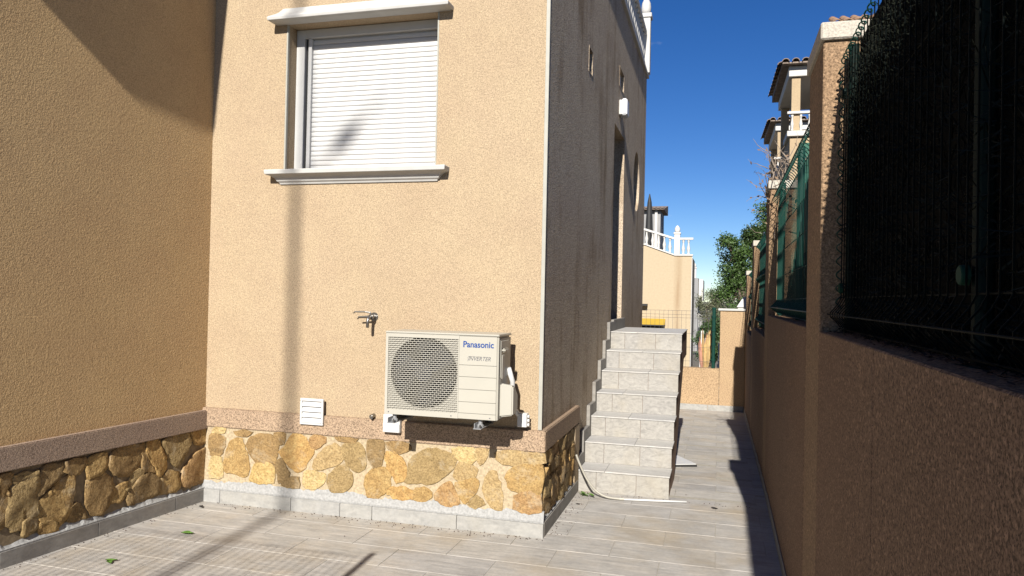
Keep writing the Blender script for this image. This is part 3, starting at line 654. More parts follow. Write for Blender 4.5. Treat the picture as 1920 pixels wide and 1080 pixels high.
for bx in (-2.047, -1.452):
    b = MB().box(bx-.026, bx+.026, 4.475, 4.925, .776, .780).box(bx-.02, bx-.016, 4.475, 4.925, .7801, .812).box(bx-.0155, bx+.02, 4.922, 4.926, .7805, 1.0)
    b.prism([(bx-.0195, 4.49, .776), (bx-.0195, 4.90, .776), (bx-.0195, 4.90, .752), (bx-.0195, 4.86, .746)], (.004, 0, 0))
    b = b.build('bracket', m_steel, ac)
    for fy in (4.545, 4.75): MB().lathe((bx, fy, .7805), [(.022, 0), (.022, .012), (.014, .02), (.014, .04), (.02, .0478)], 12).build('mounting_foot', m_steel, b)
    MB().lathe((bx+.012, 4.50, .7802), [(.009, 0), (.009, .012), (.005, .013), (.005, .022)], 6).build('bolt', m_chrome, b)
for sx in (AX0+.03, -1.64, AX1-.05): MB().tube([(sx, AY0-.001, AZ0+.016), (sx, AY0+.004, AZ0+.016)], .0045, 8).build('screw', m_grey_print, ac)

# ------------------------------------------------------------------ small fittings on the front wall
bxa = MB().box(-2.280, -2.150, 4.86, 4.8965, .637, .765).build('junction_box', m_pvc, None, .004)
tag(bxa, 'white junction box tucked under the left end of the air conditioner', 'junction box', 'white electrical boxes')
lid = MB().box(-2.278, -2.152, 4.853, 4.8597, .639, .70).build('lid', m_pvc, bxa, .003)
bxb = MB().box(-1.290, -1.222, 4.845, 4.896, .742, .835).build('junction_box', m_pvc, None, .004)
tag(bxb, 'small white box beside the lower right corner of the air conditioner', 'junction box', 'white electrical boxes')
for z in (.757, .785, .813): MB().tube([(-1.222, 4.87, z), (-1.210, 4.87, z)], .011, 10).build('cable_gland', m_pvc, bxb)
MB().box(-1.288, -1.224, 4.838, 4.8447, .744, .833).build('lid', m_pvc, bxb, .003)
vg = thing('vent_grille', (-2.86, 4.92, .74), 'white four-louvred vent grille set over the plinth band left of the air conditioner', 'vent')
vx0, vx1, vz0, vz1 = -2.958, -2.768, .645, .838
f = MB()
for a in ((vx0, vx1, vz0, vz0+.014), (vx0, vx1, vz1-.02, vz1), (vx0, vx0+.016, vz0+.014, vz1-.02), (vx1-.016, vx1, vz0+.014, vz1-.02)): f.box(a[0], a[1], 4.878, 4.8965, a[2], a[3])
f.build('frame', m_pvc, vg, .003)
MB().box(vx0+.016, vx1-.016, 4.893, 4.8966, vz0+.014, vz1-.02).build('backing', m_frame, vg)
for k in range(4):
    z = vz0+.016+k*.0395
    MB().prism([(vx0+.0165, 4.879, z), (vx0+.0165, 4.892, z+.031), (vx0+.0165, 4.8925, z+.034), (vx0+.0165, 4.8775, z+.003)], (vx1-vx0-.033, 0, 0)).build('louvre', m_pvc, vg)
tap = thing('garden_tap', (-2.42, 4.93, 1.44), 'old metal garden tap with lever handle on the sandy wall above the air conditioner', 'tap')
MB().tube([(-2.40, 4.932, 1.452), (-2.40, 4.926, 1.452)], .032, 16).tube([(-2.40, 4.93, 1.452), (-2.40, 4.86, 1.452)], .015, 10).tube([(-2.40, 4.885, 1.452), (-2.40, 4.87, 1.452)], .022, 6).build('body', m_chrome, tap, smooth=False)
MB().tube([(-2.40, 4.862, 1.452), (-2.403, 4.84, 1.445), (-2.404, 4.832, 1.42), (-2.404, 4.832, 1.375)], [.014, .013, .012, .011], 10).build('spout', m_chrome, tap, smooth=True)
MB().tube([(-2.40, 4.87, 1.46), (-2.40, 4.87, 1.482)], .007, 8).tube([(-2.40, 4.87, 1.482), (-2.44, 4.865, 1.487), (-2.52, 4.86, 1.486), (-2.53, 4.86, 1.475)], [.007, .006, .0055, .005], 8).tube([(-2.415, 4.86, 1.455), (-2.49, 4.855, 1.45)], [.007, .005], 8).build('lever', m_chrome, tap)
st = MB().tube([(-2.385, 4.93, .738), (-2.385, 4.885, .735)], .016, 10).tube([(-2.385, 4.885, .735), (-2.375, 4.868, .73)], .011, 8).build('pipe_stub', m_chrome)
tag(st, 'capped grey pipe stub poking out just above the plinth band', 'pipe')
wl = thing('wall_lamp', (HX+.05, 8.6, 3.83), 'white rectangular lamp on the weathered side wall above the door', 'lamp')
MB().box(HX+.001, HX+.03, 8.55, 8.72, 3.745, 3.915).build('lamp_base', m_frame, wl, .006)
MB().box(HX+.0305, HX+.095, 8.535, 8.735, 3.735, 3.925).build('lamp_shade', m_lamp, wl, .012, seg=2)

# ------------------------------------------------------------------ things on the floor
hp = [(-1.09, 5.985, .345), (-1.06, 5.99, .27), (-1.0, 6.0, .15), (-.93, 6.01, .065), (-.84, 6.0, .022), (-.72, 6.01, .0125)]
hs = MB()
def spl(P, n=6):
    P = [Vector(p) for p in P]; o = []
    for i in range(len(P)-1):
        a, b, c, d = P[max(i-1, 0)], P[i], P[i+1], P[min(i+2, len(P)-1)]
        for j in range(n):
            t = j/n; o.append(.5*((2*b)+(c-a)*t+(2*a-5*b+4*c-d)*t*t+(3*b-a-3*c+d)*t**3))
    return o+[P[-1]]
hose = thing('drain_hose', (-.7, 6.05, 0), 'pale drain hose hanging from the plinth end and lying across the foot of the steps', 'hose')
MB().tube(spl(hp), .009, 8).build('hose', m_hose, hose, smooth=True)
MB().tube([(-.735, 6.008, .0135), (-.70, 6.012, .0135)], .012, 8).build('coupling', m_hose, hose)
MB().tube([(-.70, 6.012, .0118), (-.45, 6.06, .0118), (-.215, 6.11, .0118)], .0085, 8).build('straight_pipe', m_pvc, hose, smooth=True)
def zf(y): return FZ(y)+.003
sheet = thing('tile_offcut', (-.29, 7.8, FZ(7.8)), 'white triangular offcut lying on the floor against the right side of the steps', 'offcut')
zs_ = zf(7.8)
MB().prism([(-.40, 7.62, zs_+.022), (-.185, 7.72, zs_+.022), (-.40, 8.06, zs_+.030)], (0, 0, .007)).build('board', m_pvc, sheet)
MB().prism([(-.40, 7.615, zs_), (-.175, 7.715, zs_), (-.40, 7.75, zs_)], (0, 0, .0215)).build('dark_strip', m_black, sheet)
m_leaf_g = plain('fresh_leaf', (.07, .14, .025), .55, .35, 40, .35, 0, .1)
m_leaf_d = plain('dark_leaf', (.05, .06, .03), .65, .4, 40, .3, 0, .1)
m_leaf_b = plain('black_scrap', (.025, .022, .02), .7, .3, 40, .2, 0, 0)
def leaf_pile(x, y, n, size, mat, label, rg, spread=.05):
    s = MB()
    for k in range(n):
        a = rg.uniform(-.6, .6) if n < 3 else rg.uniform(0, 6.28); L_ = size*rg.uniform(.8, 1.15); W = L_*rg.uniform(.18, .26)
        cx, cy = x+rg.uniform(-spread, spread)*(n > 1), y+rg.uniform(-spread, spread)*.6*(n > 1)
        u = Vector((math.cos(a), math.sin(a), 0)); w = Vector((-math.sin(a), math.cos(a), 0)); z0 = .004+.004*k; cu = rg.uniform(.15, .45)
        top = []; bot = []
        for t, ww in ((-1, .06), (-.55, .8), (-.1, 1), (.4, .7), (1, .05)):
            p = Vector((cx, cy, z0+FZ(cy)))+u*t*L_*.5+Vector((0, 0, cu*L_*.35*t*t)); top.append(p+w*W*ww+Vector((0, 0, W*ww*.5))); bot.append(p-w*W*ww+Vector((0, 0, W*ww*.35)))
        mid = [(a_+b_)/2-Vector((0, 0, W*.3)) for a_, b_ in zip(top, bot)]
        for i in range(4): s.face([bot[i], bot[i+1], mid[i+1], mid[i]]); s.face([mid[i], mid[i+1], top[i+1], top[i]])
    o = s.build('fallen_leaf', mat, None, smooth=True); return tag(o, label, 'leaf', 'fallen leaves on the tiles')
rl = random.Random(4)
gt = MB()
for _ in range(420):                                      # grit and crumbs gathered along the wall feet
    q = rl.random()
    if q < .4: x, y = rl.uniform(-3.7, -1.1), 4.88-abs(rl.gauss(0, .05))
    elif q < .55: s_ = rl.uniform(-1.6, 0); p_ = lw(s_, 0, .01+abs(rl.gauss(0, .05))); x, y = p_[0], p_[1]
    elif q < .75: x, y = -1.09+abs(rl.gauss(0, .05)), rl.uniform(4.9, 6.15)
    elif q < .9: x, y = rl.uniform(-1.1, .38), 6.17-abs(rl.gauss(0, .04))
    else: x, y = rl.uniform(-3.6, .3), rl.uniform(3.3, 10)
    r = rl.uniform(.0015, .006); a = rl.uniform(0, 6.28); z = FZ(y)+.0012
    P4 = [(x+r*math.cos(a+k*1.57)*rl.uniform(.6, 1.2), y+r*math.sin(a+k*1.57)*rl.uniform(.6, 1.2)) for k in range(4)]
    gt.hexa([(u, v, z) for u, v in P4], [(x+(u-x)*.5, y+(v-y)*.5, z+r*.8) for u, v in P4])
stuff(gt.build('floor_grit', m_litter))
leaf_pile(-3.44, 3.62, 2, .085, m_leaf_g, 'green leaf lying on the tiles nearest the bottom left corner', rl, .02)
leaf_pile(-3.36, 4.20, 2, .085, m_leaf_g, 'olive curled leaf lying in the pole shadow in front of the plinth', rl, .02)
leaf_pile(-3.68, 4.74, 1, .08, m_leaf_b, 'nearly black leaf close to the inner corner of the two houses', rl)
leaf_pile(-1.01, 6.04, 5, .07, m_leaf_g, 'bright green sprig of leaves at the left foot of the steps', rl, .045)
leaf_pile(-1.03, 5.78, 1, .045, m_leaf_b, 'small dark scrap on the tiles beside the side skirting', rl)
leaf_pile(.0, 6.02, 1, .05, m_leaf_b, 'tiny dark twisted leaf on the passage tiles right of the hose end', rl)

# ------------------------------------------------------------------ mesh fences in the openings of the boundary wall
def fence(x, y0, y1, z0, z1, folds, pitch, mat, parent, side=-1, amp=.045, wr=.0021, horiz=None, axis='y', hp_=.2):
    s = MB(); P = (lambda u, o, z: (x(u)+o, u, z)) if axis == 'y' else (lambda u, o, z: (u, x(u)+o, z))
    u = y0
    prof = [(z0, 0)]
    for zf_ in folds: prof += [(zf_-.05, 0), (zf_-.035, side*amp*.25), (zf_-.008, side*amp*.95), (zf_+.008, side*amp*.95), (zf_+.04, side*amp*.3), (zf_+.065, 0)]
    prof.append((z1, 0))
    while u <= y1:
        s.tube([P(u, o, z) for z, o in prof], wr, 5, False); u += pitch
    hz = []
    for zf_ in folds: hz += [(zf_, side*amp), (zf_+.068, .004), (zf_-.055, .004)]
    z = z0+.1
    while z < z1:
        if all(abs(z-f_) > .09 for f_ in folds): hz.append((z, .004))
        z += hp_
    for z, o in hz: s.tube([P(y0-.02, o, z), P((y0+y1)/2, o, z), P(y1+.02, o, z)], wr*1.15, 5)
    return s.build('wire_mesh', mat, parent)
RXF = lambda y: RX(y)+.07
m_clip = plain('green_clip', (.008, .035, .022), .7, .1, 30, .1, 0, 0)
fnc = thing('mesh_fence', (.5, 1.0, 1.505), 'dark green welded mesh fence in front of the black hedge nearest the camera', 'fence', 'mesh fences in the boundary wall')
fence(RXF, -2.6, 3.20, 1.53, 2.58, (1.575,), .06, m_wire_dark, fnc, amp=.04, hp_=.62)
for nm, fn in (('edge_spiral', lambda t: (RXF(.4+t*2.8)+.010*math.cos(t*2.8/.055*6.283), .4+t*2.8, 2.585+.010*math.sin(t*2.8/.055*6.283))), ('edge_spiral', lambda t: (RXF(3.19)-.004+.010*math.cos(t*18*6.283), 3.195+.010*math.sin(t*18*6.283), 1.6+t*.97))):
    MB().tube([fn(k/400) for k in range(401)], .0028, 4).build(nm, m_wire_green, fnc)
for py in (1.62, -.9, 3.17):
    p = MB().tube([(RXF(py)+.035, py, 1.50), (RXF(py)+.035, py, 2.64)], .02, 12).build('fence_post', m_post_dark, fnc)
    for cz in (1.68, 2.45):
        MB().tube([(RXF(py)-.008, py, cz), (RXF(py)+.01, py, cz)], [.019, .021], 16).build('fence_clip', m_post_dark if cz > 2 else m_clip, p, .002)
f2 = thing('mesh_fence', (.52, 5.2, 1.505), 'bright green welded mesh fence with curved top folds in the second opening', 'fence', 'mesh fences in the boundary wall')
fence(RXF, 3.76, 6.78, 1.53, 2.585, (1.575, 2.50), .085, m_wire_green, f2, wr=.003, amp=.05)
for py in (6.74, 5.2): MB().tube([(RXF(py)+.035, py, 1.50), (RXF(py)+.035, py, 2.64)], .024, 10).build('fence_post', m_wire_green, f2)
f3 = thing('mesh_fence', (.55, 8.6, 1.29), 'narrow green mesh fence in the third opening along the passage', 'fence', 'mesh fences in the boundary wall')
fence(RXF, 7.30, 9.98, 1.32, 2.36, (1.40, 1.9, 2.32), .05, m_wire_green, f3)
MB().tube([(RXF(9.9)+.035, 9.9, 1.3), (RXF(9.9)+.035, 9.9, 2.42)], .024, 10).build('fence_post', m_wire_green, f3)
f4 = thing('mesh_fence', (.56, 11.6, 1.15), 'last green mesh fence before the end of the passage', 'fence', 'mesh fences in the boundary wall')
fence(RXF, 10.53, 12.72, 1.18, 2.1, (1.25, 1.7, 2.05), .055, m_wire_green, f4)
fe = thing('mesh_fence', (-.4, 13.1, .474), 'thin grey mesh fence standing on the low end wall', 'fence', 'mesh fences at the end wall')
fence(lambda u: 13.1, -1.35, -.10, .48, 1.43, (1.37,), .075, m_wire_grey, fe, axis='x', amp=.03, hp_=.235)
ep = thing('fence_post', (-.062, 13.08, .474), 'green steel fence post with clamps beside the end wall pillar', 'post')
MB().tube([(-.062, 13.08, .475), (-.062, 13.08, 1.47)], .03, 12).build('tube', m_wire_green, ep)
for z in (.60, .86, 1.10, 1.33): MB().tube([(-.062, 13.08, z), (-.062, 13.08, z+.035)], .038, 12).build('clamp', m_wire_green, ep)
MB().lathe((-.062, 13.08, 1.471), [(.036, 0), (.036, .02), (.015, .035)], 12).build('post_cap', m_wire_green, ep)

# ------------------------------------------------------------------ hedges and planting behind the boundary wall
structure(MB().box(RT+.4, 9, -4, 13.4, 1.3, 1.47).build('garden_soil', m_soil))
rh = random.Random(21)
def blades(s, n, y0, y1, z0, z1, x0, depth, L0, L1, w):
    for _ in range(n):
        y = rh.uniform(y0, y1); z = rh.uniform(z0, z1-.09); x = RX(y)+x0-rh.random()**1.5*depth
        d = Vector((rh.gauss(-.35, .4), rh.gauss(0, .55), rh.gauss(.25, .75))).normalized()*rh.uniform(L0, L1)
        q = d.orthogonal().normalized()*w*rh.uniform(.6, 1.3); p = Vector((x, y, z))
        s.face([p-q, p+q, p+d*.55+q*.8, p+d, p+d*.55-q*.8])
def hedge(name, y0, y1, z0, z1, label, n, x0=.185, dx=.5):
    h_ = thing(name, (RX(y0)+x0+.2, (y0+y1)/2, z0), label, 'hedge', 'dark hedges behind the boundary wall')
    rbox(MB(), y0, y1, z0, z1, x0, x0+dx).build('shade_cloth', m_hedge_core, h_)
    s = MB(); blades(s, n, y0, y1, z0, z1, x0, .05, .03, .07, .0022); stuff(s.build('needles', m_hedge_leaf, h_))
    return h_
hedge('hedge', -2.8, 3.19, 1.475, 2.66, 'near black artificial hedge filling the opening closest to the camera', 16000, .13)
hedge('hedge', 3.80, 6.6, 1.475, 1.98, 'low dark hedge at the foot of the green screen', 2500)
hedge('hedge', 7.32, 9.9, 1.28, 2.30, 'dark hedge filling the third opening', 2500)
hedge('hedge', 10.55, 12.7, 1.14, 2.0, 'dark hedge filling the farthest opening', 1500)
lt = MB()
for _ in range(1500):
    y = rh.uniform(.2, 3.2); p = Vector((RX(y)+rh.triangular(.02, .185, .14), y, 1.5065)); a = rh.uniform(0, 6.28); r = rh.uniform(.004, .013)
    u = Vector((math.cos(a), math.sin(a), rh.uniform(-.1, .35)))*r; w = Vector((-math.sin(a), math.cos(a), rh.uniform(-.1, .35)))*r*.55; p.z += abs(u.z)+abs(w.z)
    lt.face([p-u, p+w, p+u, p-w])
stuff(lt.build('leaf_litter', m_litter)); 
# boards screening the neighbour's garden behind the second opening
m_board_g = plain('green_board', (.012, .085, .055), .6, .2, 4, .3, 0, .1)
m_board_b = plain('brown_board', (.28, .19, .13), .8, .2, 5, .2, 0, .3)
scr = thing('garden_screen', (.72, 6.1, 1.47), 'tall screen of green and brown upright boards behind the second mesh fence', 'screen')
y = 4.85; k = 0
while y < 7.3:
    w = .115 if y < 5.45 else .135; zt = 2.42+.0*k if y < 5.45 else 2.62
    MB().box(RX(y)+.27+rh.uniform(0, .006), RX(y)+.295, y+.004, y+w-.004, 1.472, zt).build('board', m_board_b if y < 5.45 else m_board_g, scr, .003); y += w; k += 1
for z in (1.9, 2.3): MB().box(RX(6)+.30, RX(6)+.34, 4.85, 7.25, z, z+.07).build('rail', m_board_b, scr, .003)
# dry twiggy climber on the second pillar
m_twig = plain('pale_dry_twig', (.21, .17, .135), .85, .3, 20, .1, 0, .2)
m_deadleaf = plain('dead_leaf', (.17, .115, .075), .85, .4, 20, .1, 0, .1)
tw = thing('dry_shrub', (.50, 7.05, 2.4), 'leafless pale twiggy shrub tangled on top of the green fence', 'shrub')
s = MB(); sl_ = MB()
for k in range(75):
    p = Vector((RX(7)+rh.uniform(.0, .22), rh.uniform(6.65, 7.25), rh.triangular(2.1, 2.95, 2.7))); path = [p]
    d = Vector((rh.gauss(-.35, .55), rh.gauss(-.1, .4), rh.gauss(.35, .6))).normalized()
    for j in range(5):
        d = (d+Vector((rh.gauss(0, .35), rh.gauss(0, .35), rh.gauss(0, .35)))).normalized(); path.append(path[-1]+d*rh.uniform(.03, .085))
    s.tube(path, [.0048*(1-.16*j) for j in range(6)], 5)
    for q in path[2:]:
        if rh.random() < .3:
            a = Vector((rh.gauss(0, 1), rh.gauss(0, 1), rh.gauss(0, 1))).normalized()*.022; b = a.orthogonal().normalized()*.012; sl_.face([q-a, q+b, q+a, q-b])
s.build('twigs', m_twig, tw); sl_.build('dead_leaves', m_deadleaf, tw)

# ------------------------------------------------------------------ houses beyond
TILE = MB(); n = 6
for a in (0, .42):
    TILE.v += [(.075*math.cos(math.pi*j/n)*(1-.12*(a > 0)), a, .062*math.sin(math.pi*j/n)) for j in range(n+1)]
TILE.v += [(.060*math.cos(math.pi*j/n), 0, .047*math.sin(math.pi*j/n)) for j in range(n+1)]
for j in range(n): TILE.f += [[j, j+1, n+2+j, n+1+j], [j, j+1, 2*n+3+j, 2*n+2+j]]
ROOF_ME = {}
def tiled_roof(parent, x0, x1, y0, y1, z, rise, mat, step=.19, rows=4):
    me = ROOF_ME.setdefault(mat.name, TILE.mesh('roof_tile', mat))
    run = y1-y0; sl = math.atan2(rise, run)
    r = MB().hexa([(x0, y0, z), (x1, y0, z), (x1, y1, z), (x0, y1, z)], [(x0, y0, z+.03), (x1, y0, z+.03), (x1, y1, z+rise), (x0, y1, z+rise)]).build('roof', mat, parent)
    x = x0+.06
    while x < x1:
        for k in range(rows):
            t = k*.36
            if t*math.cos(sl) < run: inst('roof_tile', me, (x, y0-.05+t*math.cos(sl), z+.035+t*math.sin(sl)+.012*k), r, (sl, 0, 0))
        x += step
    yy = y0
    while yy < y1:                                        # verge tiles down the left edge
        inst('roof_tile', me, (x0-.0, yy+.2, z+.05+(yy-y0)*rise/run), r, (sl, 0, 0), (1.15, 1, 1)); yy += .36
    return r
def gallery_house(X, Y, label, k):
    h_ = thing('house', (X+1.5, Y+2, -1.3), label, 'house', 'two-storey villas over the boundary wall')
    MB().box(X+.08, X+6, Y+.05, Y+2.9, -1.3, 4.98).build('wall', m_cream, h_)
    MB().box(X+.75, X+6, Y+.9, Y+2.9, 5.0, 6.2).build('upper_wall', m_cream, h_)
    MB().box(X+.02, X+3.2, Y-.02, Y+1.0, 4.99, 5.10).build('terrace_slab', m_white_wall, h_, .01)
    MB().box(X+.10, X+.27, Y+.06, Y+.24, 5.101, 6.20).build('column', m_cream, h_, .005)
    MB().box(X+.10, X+.27, Y+2.6, Y+2.8, 5.101, 6.20).build('column', m_cream, h_, .005)
    MB().box(X+.04, X+3.2, Y+.0, Y+2.85, 6.21, 6.42).build('beam', m_white_wall, h_, .01)
    tiled_roof(h_, X-.10, X+3.2, Y-.16, Y+2.9, 6.43, .16, m_roof_tile_old)
    MB().box(X+.02, X+3.2, Y+.0, Y+.10, 5.45, 5.50).build('handrail', m_white_wall, h_, .005)
    me = MB().lathe((0, 0, 0), [(r*.62, zz*.62) for r, zz in BAL], 8).mesh('baluster', m_white_wall, smooth=True)
    for j in range(9): inst('baluster', me, (X+.12+j*.165, Y+.05, 5.11), h_)
    w = MB().box(X+.25, X+1.3, Y+.0, Y+.045, 3.0, 4.85).build('shutter', m_board_g, h_, .004)
    for j in range(12): MB().box(X+.29, X+1.26, Y-.012, Y-.001, 3.06+j*.148, 3.06+j*.148+.11).build('louvre', m_board_g, w)
gallery_house(1.27, 16, 'nearer cream villa with balustraded gallery and tiled eaves above the boundary wall', 0)
gallery_house(1.36, 21, 'farther cream villa whose tiled eaves show left of and below the nearer one', 1)
tu = thing('roof_turret', (2.4, 14.5, 6.2), 'small tiled turret roof peeping over the first pillar cap', 'turret')
MB().box(1.98, 3.1, 14.1, 15.2, 1.5, 6.5).build('wall', m_cream, tu)
rt = MB().hexa([(1.84, 13.95, 6.52), (3.25, 13.95, 6.52), (3.25, 15.35, 6.52), (1.84, 15.35, 6.52)], [(2.3, 14.45, 6.78), (2.8, 14.45, 6.78), (2.8, 14.85, 6.78), (2.3, 14.85, 6.78)]).build('roof', m_roof_tile, tu)
me_t = TILE.mesh('roof_tile', m_roof_tile)
for j in range(8):
    for q in range(2): inst('roof_tile', me_t, (1.92+j*.18, 13.9+q*.3, 6.50+.13*q), rt, (.42, 0, 0))
cr = thing('house', (-3, 30, -1.3), 'cream house end wall with white balustrade on its sloping parapet beyond the steps', 'house')
zt = lambda x: 3.785 if x < -2.86 else 3.785+(3.36-3.785)*(x+2.86)/(1.18) if x < -1.68 else 3.36
n = N('cream_house_render', .92, .1); base = n.ramp(n.noise(14, 3), [(.3, (.35, .285, .195)), (.7, (.39, .315, .215))])
sx = n.t.nodes.new('ShaderNodeSeparateXYZ'); n.t.links.new(n.coord(), sx.inputs[0])
ma = n.t.nodes.new('ShaderNodeMath'); ma.operation = 'ADD'; ma.inputs[1].default_value = 1.54; n.t.links.new(sx.outputs[0], ma.inputs[0])
mb_ = n.t.nodes.new('ShaderNodeMath'); mb_.operation = 'ABSOLUTE'; n.t.links.new(ma.outputs[0], mb_.inputs[0])
run = n.ramp(mb_.outputs[0], [(.02, .55), (.19, 0.0)]); run = n.mix(1.0, run, n.ramp(n.noise(1.5, 4, .6, stretch=(4, 1, .5)), [(.3, .3), (.6, 1.0)]), 'MULTIPLY')
n.color(n.mix(run, base, (.22, .14, .075))); m_creamw = n.m
MB().prism([(-6, 30, -1.3), (-1.03, 30, -1.3), (-1.03, 30, 3.36), (-1.68, 30, 3.36), (-2.86, 30, 3.785), (-6, 30, 3.785)], (0, 4, 0)).build('wall', m_creamw, cr, .01)
MB().prism([(-6, 29.95, 3.79), (-2.86, 29.95, 3.79), (-1.68, 29.95, 3.365), (-.98, 29.95, 3.365), (-.98, 29.95, 3.42), (-1.68, 29.95, 3.42), (-2.86, 29.95, 3.845), (-6, 29.95, 3.845)], (0, .25, 0)).build('coping', m_white_wall, cr)
MB().prism([(-6, 29.98, 4.37), (-2.86, 29.98, 4.37), (-1.68, 29.98, 4.0), (-.98, 29.98, 4.0), (-.98, 29.98, 4.08), (-1.68, 29.98, 4.08), (-2.86, 29.98, 4.45), (-6, 29.98, 4.45)], (0, .18, 0)).build('handrail', m_white_wall, cr)
me_b2 = MB().lathe((0, 0, 0), [(r*1.25, z*1.1) for r, z in BAL], 8).mesh('baluster', m_white_wall, smooth=True)
for x in (-3.1, -2.80, -2.56, -2.33, -2.10, -1.88, -1.36, -1.16): inst('baluster', me_b2, (x, 30.07, zt(x)+.05), cr)
finial_post(cr, -1.60, 30.05, 3.42, .80, .11, m_white_wall)
MB().box(-1.028, -1.0, 30.0, 30.03, -1.3, 3.35).build('corner_strip', m_white_wall, cr)
aw = thing('awning', (-2.5, 29.6, .8), 'yellow awning above a dark doorway seen through the grey mesh fence', 'awning')
MB().prism([(-3.4, 29.98, .86), (-3.4, 29.55, .66), (-3.4, 29.55, .62), (-3.4, 29.98, .80)], (1.4, 0, 0)).build('cloth', m_yellow, aw)
MB().box(-3.4, -1.97, 29.53, 29.56, .585, .63).build('front_bar', m_black, aw)
MB().box(-3.3, -2.15, 29.95, 29.998, -1.2, .58).build('doorway', m_dark, aw)
ol = MB().box(-3.0, -2.70, 29.7, 29.99, 1.36, 1.44).build('shelf_lamp', m_black); tag(ol, 'small dark wall fitting on the cream house above the awning', 'fitting')
tw_ = thing('house', (-3.3, 37, -1.3), 'grey stair tower with dark tiled eaves behind the white balustrade', 'house')
MB().box(-4.6, -2.74, 36.3, 38.6, -1.3, 5.9).build('wall', m_grey_wall, tw_)
MB().box(-3.0, -2.88, 36.2, 36.29, 3.0, 5.9).build('sunlit_sliver', m_white_wall, tw_)  # sunlit sliver of the tower, its light put in as a white strip
tiled_roof(tw_, -4.8, -2.55, 36.0, 38.8, 5.92, .5, m_roof_tile_old, rows=2)
ps = thing('parasol', (-3.2, 35.5, 3.8), 'tall black closed parasol in front of the grey stair tower', 'parasol')
MB().lathe((-3.2, 35.5, 3.3), [(.03, 0), (.03, .4), (.14, .5), (.19, 1.2), (.15, 2.2), (.10, 2.9), (.04, 3.2), (.02, 3.3)], 10).build('cloth', m_black, ps)
fr_ = thing('house', (-1.8, 46, -1.3), 'farther grey house with white balcony and finial between cream house and trees', 'house')
MB().box(-4, -1.12, 44, 50, -1.3, 2.9).build('wall', m_grey_wall, fr_)
MB().box(-1.115, -.86, 45, 49, 1.6, 2.85).build('balcony', m_white_wall, fr_, .02)
MB().box(-1.05, -.92, 44.95, 44.998, 1.0, 1.85).build('window', m_dark, fr_)
MB().box(-1.115, -.86, 45, 49, -.2, .75).build('lower_wall', m_grey_wall, fr_)
finial_post(fr_, -1.38, 44.2, 2.9, .55, .14, m_white_wall)
MB().box(-1.118, -.87, 44.97, 44.999, .72, .85).build('balcony_edge', m_white_wall, fr_)
wb = MB().box(-.98, -.62, 40, 40.4, .02, .20).build('signboard', m_white_wall); tag(wb, 'small white board sticking out in front of the far grey house', 'board')

# ------------------------------------------------------------------ trees and plants beyond
m_bark = plain('grey_bark', (.10, .08, .06), .95, .3, 15, .1, 0, .5)
def leafmat(name, c, var=.45):
    n = N(name, .55, .35); f = n.noise(1.7, 3, .6); n.color(n.ramp(f, [(.3, tuple(k*(1-var) for k in c)), (.5, c), (.7, tuple(k*(1+var) for k in c))]))
    n.b.inputs['Subsurface Weight'].default_value = 0; return n.m
m_lf1 = leafmat('glossy_leaf', (.042, .078, .018)); m_lf2 = leafmat('olive_leaf', (.12, .13, .075)); m_lf3 = leafmat('shrub_leaf', (.035, .065, .02))
def tree(name, label, base, h, clumps, nleaf, size, mat, cat='tree', seed=1):
    r = random.Random(seed); t = thing(name, base, label, cat); B = Vector(base); top = B+Vector((0, 0, h))
    s = MB(); fork = B+Vector((.05, 0, h*.35)); s.tube([B, B+Vector((.03, .02, h*.18)), fork], [h*.035, h*.028, h*.024], 9)
    for c, rad in clumps: 
        c = Vector(c); mid = fork.lerp(c, .5)+Vector((r.gauss(0, .06), r.gauss(0, .06), .08)); s.tube([fork, mid, c], [h*.017, h*.01, h*.004], 6)
        for _ in range(4):
            e = c+Vector((r.gauss(0, 1), r.gauss(0, 1), r.gauss(0, 1))).normalized()*rad*.9; s.tube([c, c.lerp(e, .5)+Vector((0, 0, .03)), e], [h*.005, h*.003, h*.0015], 4)
    s.build('trunk', m_bark, t); s = MB(); tot = sum(q[1]**2 for q in clumps)
    for c, rad in clumps:
        c = Vector(c)
        subs = [c+Vector((r.gauss(0, 1), r.gauss(0, 1), r.gauss(0, .8)))*rad*.5 for _ in range(9)]
        for _ in range(int(nleaf*rad**2/tot)):
            q = r.choice(subs); p = q+Vector((r.gauss(0, 1), r.gauss(0, 1), r.gauss(0, 1)))*rad*.24
            a = Vector((r.gauss(0, 1), r.gauss(0, 1), r.gauss(-.3, .7))).normalized()*size*r.uniform(.6, 1.3); b = a.cross(Vector((r.gauss(0, 1), r.gauss(0, 1), r.gauss(0, 1)))).normalized()*size*.42
            s.face([p-a, p+b, p+a, p-b])
    s.build('crown', mat, t); return t
tree('orange_tree', 'glossy dark green broadleaf tree rising behind the end wall pillar', (.9, 18.0, -1.3), 4.6,
     [((.20, 17.8, 2.98), .26), ((.42, 18, 2.75), .34), ((.33, 17.9, 2.25), .30), ((.55, 18, 2.3), .46), ((.42, 17.9, 1.75), .42), ((.9, 18.1, 2.85), .5), ((.72, 18.2, 3.05), .32), ((1.15, 18.3, 3.6), .42), ((.92, 18.1, 3.2), .28), ((.95, 18.0, 1.85), .62), ((1.4, 18.2, 2.7), .6), ((1.5, 18.3, 3.5), .5)], 34000, .034, m_lf1, seed=3)
tree('olive_tree', 'grey green hazy olive tree far down the street', (-.35, 38, -1.3), 3.4,
     [((-.55, 38, 1.3), .5), ((-.15, 38.2, 1.75), .5), ((.1, 38, 1.2), .6), ((-.4, 38, .6), .6), ((.25, 38.4, 1.7), .4), ((.5, 38, .9), .6)], 14000, .04, m_lf2, seed=5)
